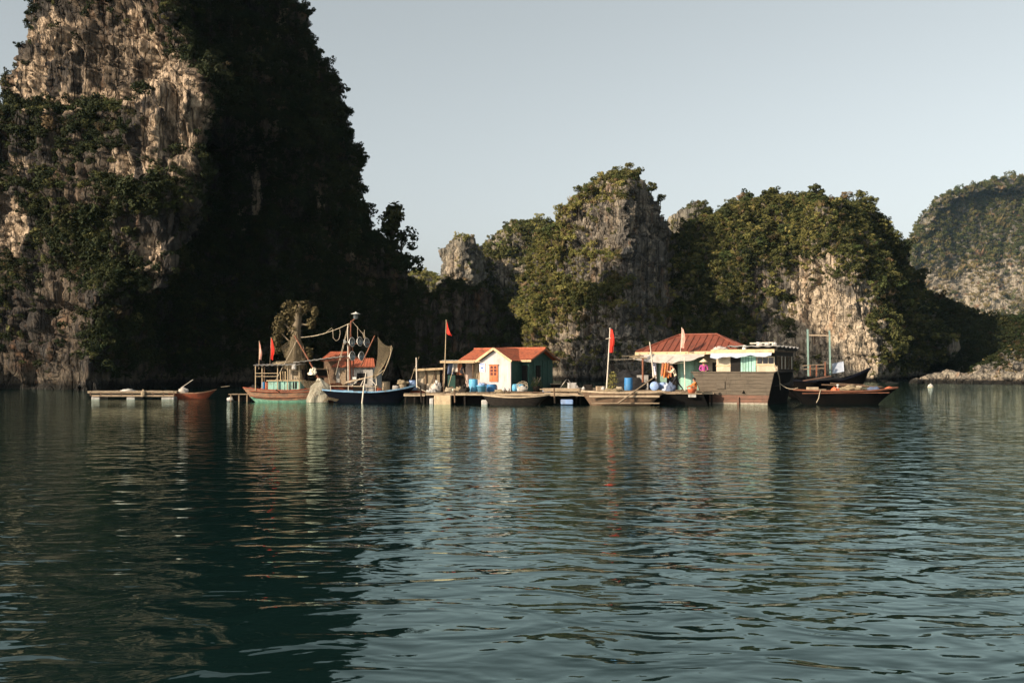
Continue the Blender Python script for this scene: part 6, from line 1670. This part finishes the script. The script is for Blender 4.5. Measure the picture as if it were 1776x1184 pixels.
rbk = thing('red_basket', 'red plastic basket in front of the crouching person', 'basket', Vector((W(1199, 0, 61.8).x, 61.7, .72)))
MB().lathe([(0, 0), (.20, 0), (.27, .24), (.285, .26), (.25, .26), (.19, .03), (0, .03)], (0, 0, 0), 18).build('basket', M['clay'], rbk)
MB().tube([(.27 * math.cos(a_), 0, .25 + .2 * math.sin(a_)) for a_ in np.linspace(0, 3.14, 10)], .012, 5).build('handle', M['clay'], rbk)
# the clothes on the line
for k, (px, w_, h_, mm, lb) in enumerate(((1150, .20, .85, 'brownc', 'rust brown shirt hanging leftmost under the awning'), (1155, .24, .95, 'orangec', 'orange shirt hanging between the two brown ones'), (1160, .22, .90, 'brownc', 'dark brown shirt hanging nearest the walking person'))):
    p = W(px, 630, 64.3)
    o = MB().sheet(lambda u, v: ((u - .5) * w_ * (1 + .5 * v), .06 * math.sin(u * 7 + v * 3 + k) * (.4 + v), -h_ * v + .05 * math.sin(u * 3.14)), 10, 12, .012).build('hanging_shirt', M[mm], None, p)
    tag(o, lb, 'shirt', 'clothes hanging under the awning')
line('clothes_line', 'cord under the awning that the shirts hang from', [W(1146, 629, 64.3), W(1186, 629, 64.3)], .012, M['rope'], 'rope', .05)
heap('blue_sack', 'dark blue sack on the raft at the feet of the walking person', Vector((W(1163, 0, 63).x, 63.0, .82)), (.6, .4, .5), M['bluec'], 'sack', 81, rough_=.4)

# TREES
# ------------------------------------------------------------------ 12 trees that can be told apart
def crown_mesh(seed, leaf, n=520, size=.10):
    r = np.random.default_rng(seed)
    cs = []
    for k in range(9):
        a = r.random() * 6.28; q = r.random() ** .6 * .62
        cs.append(((math.cos(a) * q, math.sin(a) * q, .55 + r.random() * .75), .20 + .16 * r.random()))
    cs.append(((0, 0, 1.25), .26))
    V, F = leaf_cloud(r, cs, n, size)
    return cs, V, F
TREES = {}
for nm, leaf in (('dark', LEAF_DARK), ('mid', LEAF_MID), ('olive', LEAF_OLIVE)):
    for q in range(3):
        cs, V, F = crown_mesh(200 + q * 7 + len(nm), leaf)
        cm = MB().add(V, F).mesh('crown', leaf)
        tb = MB(); tb.tube([(0, 0, -.5), (.03, .01, .2), (.0, .03, .6), (.02, 0, 1.1)], [.06, .048, .035, .015], 7)
        for c, cr_ in cs[:6]: tb.tube([(0.01, .02, .35), (c[0] * .5, c[1] * .5, .35 + (c[2] - .35) * .6), c], [.03, .02, .008], 5)
        TREES[nm, q] = (cm, tb.mesh('trunk', BARK))
def tree(label, p, h, kind_, q=0, group=None, lean=(0, 0)):
    t = thing('tree', label, 'tree', p, random.random() * 6.28, group)
    t.scale = (h / 1.5 * random.uniform(.85, 1.1), h / 1.5, h / 1.5)
    cm, tm = TREES[kind_, q]
    link_mesh('trunk', tm, t); link_mesh('crown', cm, t)
    t.rotation_euler = (lean[0], lean[1], t.rotation_euler.z)
    return t
def top_of(K, px, py):
    """the point of a tower nearest to a place in view"""
    P = K['P']; x, y = px_of(P)
    toc = -P; w = (x - px) ** 2 + (y - py) ** 2 + 4.0 * np.maximum(0, -(toc * K['N']).sum(1)) ** .5
    return Vector(P[int(np.argmin(w))])
gt = 'trees standing out on the big cliff'
for k, (px, py, h, lb) in enumerate(((580, 24, 3.6, 'tree leaning out from the top right edge of the big cliff'), (598, 100, 3.0, 'small tree on the cliff edge below the one leaning from the top'),
        (608, 150, 2.2, 'little bush like tree halfway between two larger ones on the right cliff edge'), (612, 205, 2.8, 'tree half way down the right edge of the big cliff'), (628, 262, 3.0, 'tree on the right cliff edge just above the rock bulge'),
        (648, 372, 3.4, 'tree on the sloping shoulder just left of the biggest shoulder tree'), (682, 412, 6.2, 'biggest dark tree rising from the shoulder right of the big cliff'), (694, 445, 4.2, 'tree overhanging the gap below the biggest shoulder tree'),
        (704, 478, 4.2, 'round tree at the lower end of the cliff shoulder'), (44, 40, 2.2, 'tree at the top left edge of the big cliff'), (30, 80, 1.8, 'tree hanging on the left edge of the cliff above the pale scar'),
        (16, 186, 3.0, 'bushy tree on the ledge at the far left of the big cliff'), (735, 480, 3.0, 'small tree where the dark spur leaves the big cliff'))):
    K_ = spur if px > 720 else left
    p = top_of(K_, px, py); tree(lb, p - Vector((0, -.3, .5)), h * (.95 if h > 4 else .68), 'dark', k % 3, gt)
gt = 'trees on the middle tower'
for k, (px, py, h, kd, lb) in enumerate(((1040, 296, 2.6, 'olive', 'tree at the left end of the summit of the middle tower'), (1062, 292, 3.0, 'mid', 'tree in the centre of the middle tower summit'), (1090, 292, 3.0, 'mid', 'tree right of centre on the middle tower summit'),
        (1112, 300, 3.4, 'mid', 'tree at the right end of the middle tower summit'), (1138, 330, 3.6, 'mid', 'dark tree on the right shoulder of the middle tower'), (1148, 352, 3.2, 'mid', 'lower tree hanging off the right shoulder of the middle tower'),
        (1002, 335, 3.0, 'mid', 'round tree on the left shoulder of the middle tower'), (1006, 385, 2.6, 'mid', 'lone round bush on the bare upper face of the middle tower'), (1010, 520, 4.0, 'mid', 'large dark tree on the ledge half way up the middle tower'),
        (1070, 500, 4.4, 'mid', 'dark tree on the right part of the half way ledge'), (1032, 510, 3.8, 'mid', 'dark tree in the middle of the half way ledge'), (1016, 565, 3.6, 'mid', 'dark tree below the half way ledge of the middle tower'))):
    tree(lb, top_of(centre, px, py) - Vector((0, 0, .3)), h * .72, kd, k % 3, gt)
gt = 'trees on the crest of the broad hill'
for k, (px, py, h, kd, lb) in enumerate(((1225, 350, 3.2, 'mid', 'tree at the left end of the broad hill crest'), (1290, 336, 2.8, 'olive', 'tree left of the highest knoll of the broad hill'), (1330, 324, 3.0, 'olive', 'tree on the highest knoll of the broad hill'),
        (1412, 334, 4.0, 'mid', 'tree on the first notch right of the highest knoll'), (1468, 338, 3.0, 'mid', 'tree between the two right hand knolls of the broad hill'), (1490, 330, 4.4, 'mid', 'tall tree on the right hand knoll of the broad hill'), (1525, 342, 3.8, 'mid', 'tree where the broad hill crest starts to fall to the right'),
        (1590, 412, 4.4, 'dark', 'dark tree sticking out of the falling right edge of the broad hill'), (1620, 480, 5.0, 'dark', 'dark tree low on the right edge of the broad hill'), (1185, 440, 5.0, 'dark', 'dark tree in the cleft between tower and broad hill'), (1240, 490, 5.0, 'mid', 'large tree in the woods left of the pale cliff'),
        (1545, 600, 4.2, 'mid', 'rounded green tree at the foot of the pale cliff'), (1572, 615, 3.6, 'mid', 'green bush like tree right of the pale cliff foot'), (1360, 410, 4.0, 'mid', 'big tree high above the pale cliff'))):
    tree(lb, top_of(right, px, py) - Vector((0, 0, .4)), h * .75, kd, k % 3, gt)
# the shaggy tree behind the drying net
tb_ = thing('shaggy_tree', 'shaggy sunlit tree with bare limbs behind the orange fishing boat', 'tree', (W(512, 0, 70).x, 70, .3))
S7 = 70 / FPX
def Lt(px, py): return Vector(((px - 512) * S7, 0, CAMH + (HOR - py) * S7 - .3))
tr_ = MB(); tr_.tube([Lt(512, 672), Lt(511, 620), Lt(513, 580), Lt(517, 545), Lt(521, 528)], [.50, .40, .34, .26, .12], 9)
for pts, r0 in ((((513, 585), (498, 565), (484, 556)), .09), (((514, 570), (524, 562), (537, 565), (543, 556)), .10), (((516, 555), (530, 540), (540, 536)), .06), (((517, 548), (506, 540), (499, 534)), .06), (((511, 600), (490, 580), (478, 572)), .07)):
    tr_.tube([Lt(*p) for p in pts], [r0 * (1 - .6 * i / len(pts)) for i in range(len(pts))], 6)
tr_.build('trunk', mat('pale_bark', (0.20, 0.155, 0.10), (0.10, 0.078, 0.05), 5, (1, 1, .25), bmp=.6), tb_)
SH_D = leaf_mat('leaf_shaggy', (0.05, 0.042, 0.020), (0.13, 0.10, 0.045), (0.22, 0.165, 0.08))
r_ = np.random.default_rng(3)
cs = [(tuple(Lt(px, py)), rr * S7) for px, py, rr in ((499, 536, 12), (517, 536, 12), (530, 532, 9), (486, 556, 10), (482, 570, 12), (480, 590, 10), (506, 552, 10), (510, 575, 12), (512, 600, 14), (505, 615, 12), (540, 560, 8), (546, 540, 7), (480, 606, 7), (535, 612, 8), (520, 625, 12))]
Vv, Fv = leaf_cloud(r_, cs, 2700, .105, 1.35)
MB().add(Vv, Fv).build('crown', SH_D, tb_)

# ------------------------------------------------------------------ 13 shore boulders
def boulders():
    r = np.random.default_rng(21); mb = MB()
    P = shore['P']; px, py = px_of(P)
    ok = np.where((P[:, 2] > .1) & (P[:, 2] < 2.6) & (px > 1530) & (px < 1860) & (-P[:, 1] * shore['N'][:, 1] > 0))[0]
    cells = {}
    base = []
    for j in range(6):
        th = math.pi * (j + .5) / 6
        for i in range(8):
            a = 2 * math.pi * i / 8; base.append((math.sin(th) * math.cos(a), math.sin(th) * math.sin(a), math.cos(th)))
    base = np.array(base)
    F = [(j * 8 + i, (j + 1) * 8 + i, (j + 1) * 8 + (i + 1) % 8, j * 8 + (i + 1) % 8) for j in range(5) for i in range(8)] + [tuple(range(8)), tuple(range(47, 39, -1))]
    for k in range(520):
        i = r.choice(ok); s = .25 + .75 * r.random() ** 2.5
        q = base * (1 + .30 * pnoise(base * 1.7 + k * 3.1))[:, None] * np.array([1.2, 1, .85]) * s
        mb.add([tuple(x) for x in q + P[i] + np.array([0, -.15, -.1])], F, False)
    at = mb.build('shore_boulders', ROCK_C)
    a_ = at.data.attributes.new('pale', 'FLOAT', 'POINT'); a_.data.foreach_set('value', np.full(len(at.data.vertices), .38, dtype=np.float32))
    tag(at, 'sunlit tumbled boulders along the right waterline', None, None, 'stuff')
boulders()

# ------------------------------------------------------------------ 14 odds and ends lying about the village
def stick(label, a, b, r, m, name='bamboo_pole', cat='pole', group=None): line(name, label, [a, Vector(a).lerp(Vector(b), .5) + Vector((0, 0, .01)), b], r, M[m], cat, group=group)
stick('bamboo pole lying along the front edge of the mat platform', W(936, 675, 62.3), W(1006, 676, 62.2), .035, 'pole')
stick('pale bamboo pole poking out over the blue block float', W(944, 681, 61.9), W(1012, 686, 61.2), .035, 'pale')
stick('dark pole laid on the house raft behind the flat boat', W(876, 679, 62.2), W(950, 681, 62.1), .04, 'brown')
stick('slanting pole leaning on the pale wall left of the porch', W(812, 672, 64.3), W(803, 640, 65), .025, 'brown', 'leaning_pole')
stick('pole leaning against the left post of the awning', W(776, 676, 64.6), W(786, 640, 65.3), .022, 'pole', 'leaning_pole')
stick('thin fishing rod rising from the bow of the navy boat', W(712, 660, 66), W(727, 618, 65.6), .014, 'pole', 'fishing_rod', 'rod')
stick('thin rod slanting up from the stern of the navy boat', W(574, 676, 65.6), W(566, 634, 65.8), .014, 'pole', 'fishing_rod', 'rod')
stick('bamboo mast leaning behind the cabin of the orange boat', W(537, 668, 67.6), W(526, 600, 68), .03, 'brown', 'bamboo_pole')
stick('long thin spar crossing the canopy of the orange boat', W(478, 660, 66), W(516, 588, 66.6), .02, 'rope', 'spar', 'spar')
stick('crooked stake standing in the water left of the house raft', W(731, 698, 62.2), W(729, 668, 62.3), .05, 'dark', 'mooring_stake', 'stake')
stick('short mooring stake by the pale foam block', W(789, 698, 61.9), W(788, 676, 61.9), .05, 'brown', 'mooring_stake', 'stake')
stick('mooring stake between the flat boat and the gangplank', W(962, 699, 61.3), W(961, 672, 61.4), .05, 'brown', 'mooring_stake', 'stake')
def box_thing(name, label, cat, px, d, z, size, m, rz=0.0):
    t = thing(name, label, cat, Vector((W(px, 0, d).x, d, z)), rz)
    o = MB().box((0, 0, size[2] / 2), size).build('body', M[m], t); bv = o.modifiers.new('worn', 'BEVEL'); bv.width = .018; bv.segments = 2
    for s in (-1, 1): MB().box((s * size[0] * .32, -size[1] / 2 - .008, size[2] / 2), (.05, .016, size[2] * .94)).build('batten', M[m], t)
    MB().box((0, 0, size[2] + .012), (size[0] * 1.04, size[1] * 1.04, .024)).build('lid', M[m], t)
    return t
box_thing('engine_box', 'dark engine box on the deck beneath the squid lamps', 'box', 622, 65.8, .72, (.7, .6, .5), 'dark', .1)
box_thing('fish_crate', 'grey fish crate behind the thin white pole on the navy boat', 'crate', 643, 65.7, .72, (.5, .45, .3), 'asbestos', -.1)
box_thing('fish_crate', 'brown fish crate beside the orange bucket on the navy boat', 'crate', 650, 66.2, .74, (.5, .45, .34), 'plank', .2)
box_thing('ice_box', 'white ice box on the mat platform at the join of the rafts', 'box', 992, 63.4, .98, (.5, .4, .34), 'foam', .1)
box_thing('wooden_stool', 'low wooden stool on the deck between awning and shed', 'stool', 780, 63.8, .76, (.4, .35, .3), 'plank', .3)
box_thing('fish_crate', 'pale crate on the village raft left of the yellowish shrub', 'crate', 1041, 64, .82, (.5, .4, .26), 'pale', .1)
box_thing('fish_crate', 'dark crate on the village raft by the right end of the mat platform', 'crate', 1020, 64.5, .82, (.55, .45, .36), 'dark', -.2)
for k, (px, d_, z, r, lb) in enumerate(((874, 62.7, .78, .13, 'round white net float on the deck below the porch corner'), (882, 62.6, .78, .11, 'smaller white net float right of the first on the porch deck'), (1012, 63.2, .84, .12, 'white net float at the left end of the village raft'), (1046, 62.9, .84, .12, 'white net float near the furled flag pole'))):
    b_ = MB(); b_.lathe([(0, 0), (r * .7, r * .3), (r, r), (r * .7, r * 1.7), (r * .2, r * 1.95), (r * .2, r * 2.2), (0, r * 2.2)], (0, 0, 0), 14)
    tag(b_.build('net_float', M['foam'], None, Vector((W(px, 0, d_).x, d_, z))), lb, 'float', 'round net floats on the rafts')
def coil(label, px, d, z, r, m):
    pts = [((r - .012 * i / 10) * math.cos(i * .5), (r - .012 * i / 10) * math.sin(i * .5), .03 + .004 * i) for i in range(60)]
    tag(MB().tube(pts, .022, 5).build('rope_coil', M[m], None, Vector((W(px, 0, d).x, d, z))), label, 'rope')
coil('coil of pale rope on the house raft behind the pale foam block', 778, 62.9, .76, .24, 'rope')
coil('coil of rope on the village raft under the washing line', 1074, 62.9, .82, .24, 'rope')
coil('coil of rope on the deck of the sampan', 1490, 62.6, .88, .24, 'rope')
heap('rolled_net', 'rolled brown net lying on the canopy roof of the orange boat', Vector((W(489, 0, 66.8).x, 66.8, 2.52)), (1.2, .5, .2), M['netb'], 'net', 91, rough_=.4)
heap('rag', 'grey rag hung over the canopy edge of the orange boat', W(510, 640, 66.0), (.28, .1, .3), M['asbestos'], 'rag', 92, rough_=.5)
heap('net_pile', 'heap of dark netting amidships on the sampan', Vector((W(1478, 0, 62.6).x, 62.7, .88)), (1.3, .8, .28), M['netb'], 'net', 93, rough_=.5)
heap('tarpaulin', 'folded grey tarpaulin near the bow of the sampan', Vector((W(1516, 0, 62.6).x, 62.6, .9)), (.9, .6, .18), M['bluec'], 'tarpaulin', 94, rough_=.4)
heap('net_pile', 'net heap in the brown boat beside the long oar', Vector((W(1062, 0, 61).x, 61.1, .80)), (1.2, .7, .22), M['netb'], 'net', 95, rough_=.5)
heap('cloth_bundle', 'white cloth bundle beside the mat platform tarpaulin', Vector((W(1000, 0, 65).x, 65, .78)), (.5, .4, .3), M['tarpw'], 'cloth', 96, rough_=.5)
for k, (px, ln, mm, lb) in enumerate(((781, .7, 'bluec', 'blue grey cloth hanging from the awning edge'), (789, .55, 'tarpw', 'pale cloth hanging from the awning edge right of the blue grey one'), (797, .75, 'brownc', 'brown cloth hanging deepest from the awning edge'))):
    p = W(px, 630, 65.6)
    o = MB().sheet(lambda u, v: ((u - .5) * .32 * (1 + .2 * v), .05 * math.sin(u * 8 + v * 3 + k) * (.3 + v), -ln * v), 10, 10, .012).build('hanging_cloth', M[mm], None, p)
    tag(o, lb, 'cloth', 'cloths hanging under the flat awning')
line('sagging_wire', 'sagging wire from the house gable to the furled flag pole', [W(946, 608, 66), W(1055, 616, 65.4)], .010, M['blackc'], 'wire', .35)
line('mooring_rope', 'mooring rope slack between the sampan and the barge', [W(1384, 672, 62), W(1352, 664, 62.4)], .02, M['rope'], 'rope', .2)
line('mooring_rope', 'mooring rope from the navy boat bow to the house raft', [W(722, 668, 65.4), W(745, 680, 63)], .02, M['rope'], 'rope', .1)
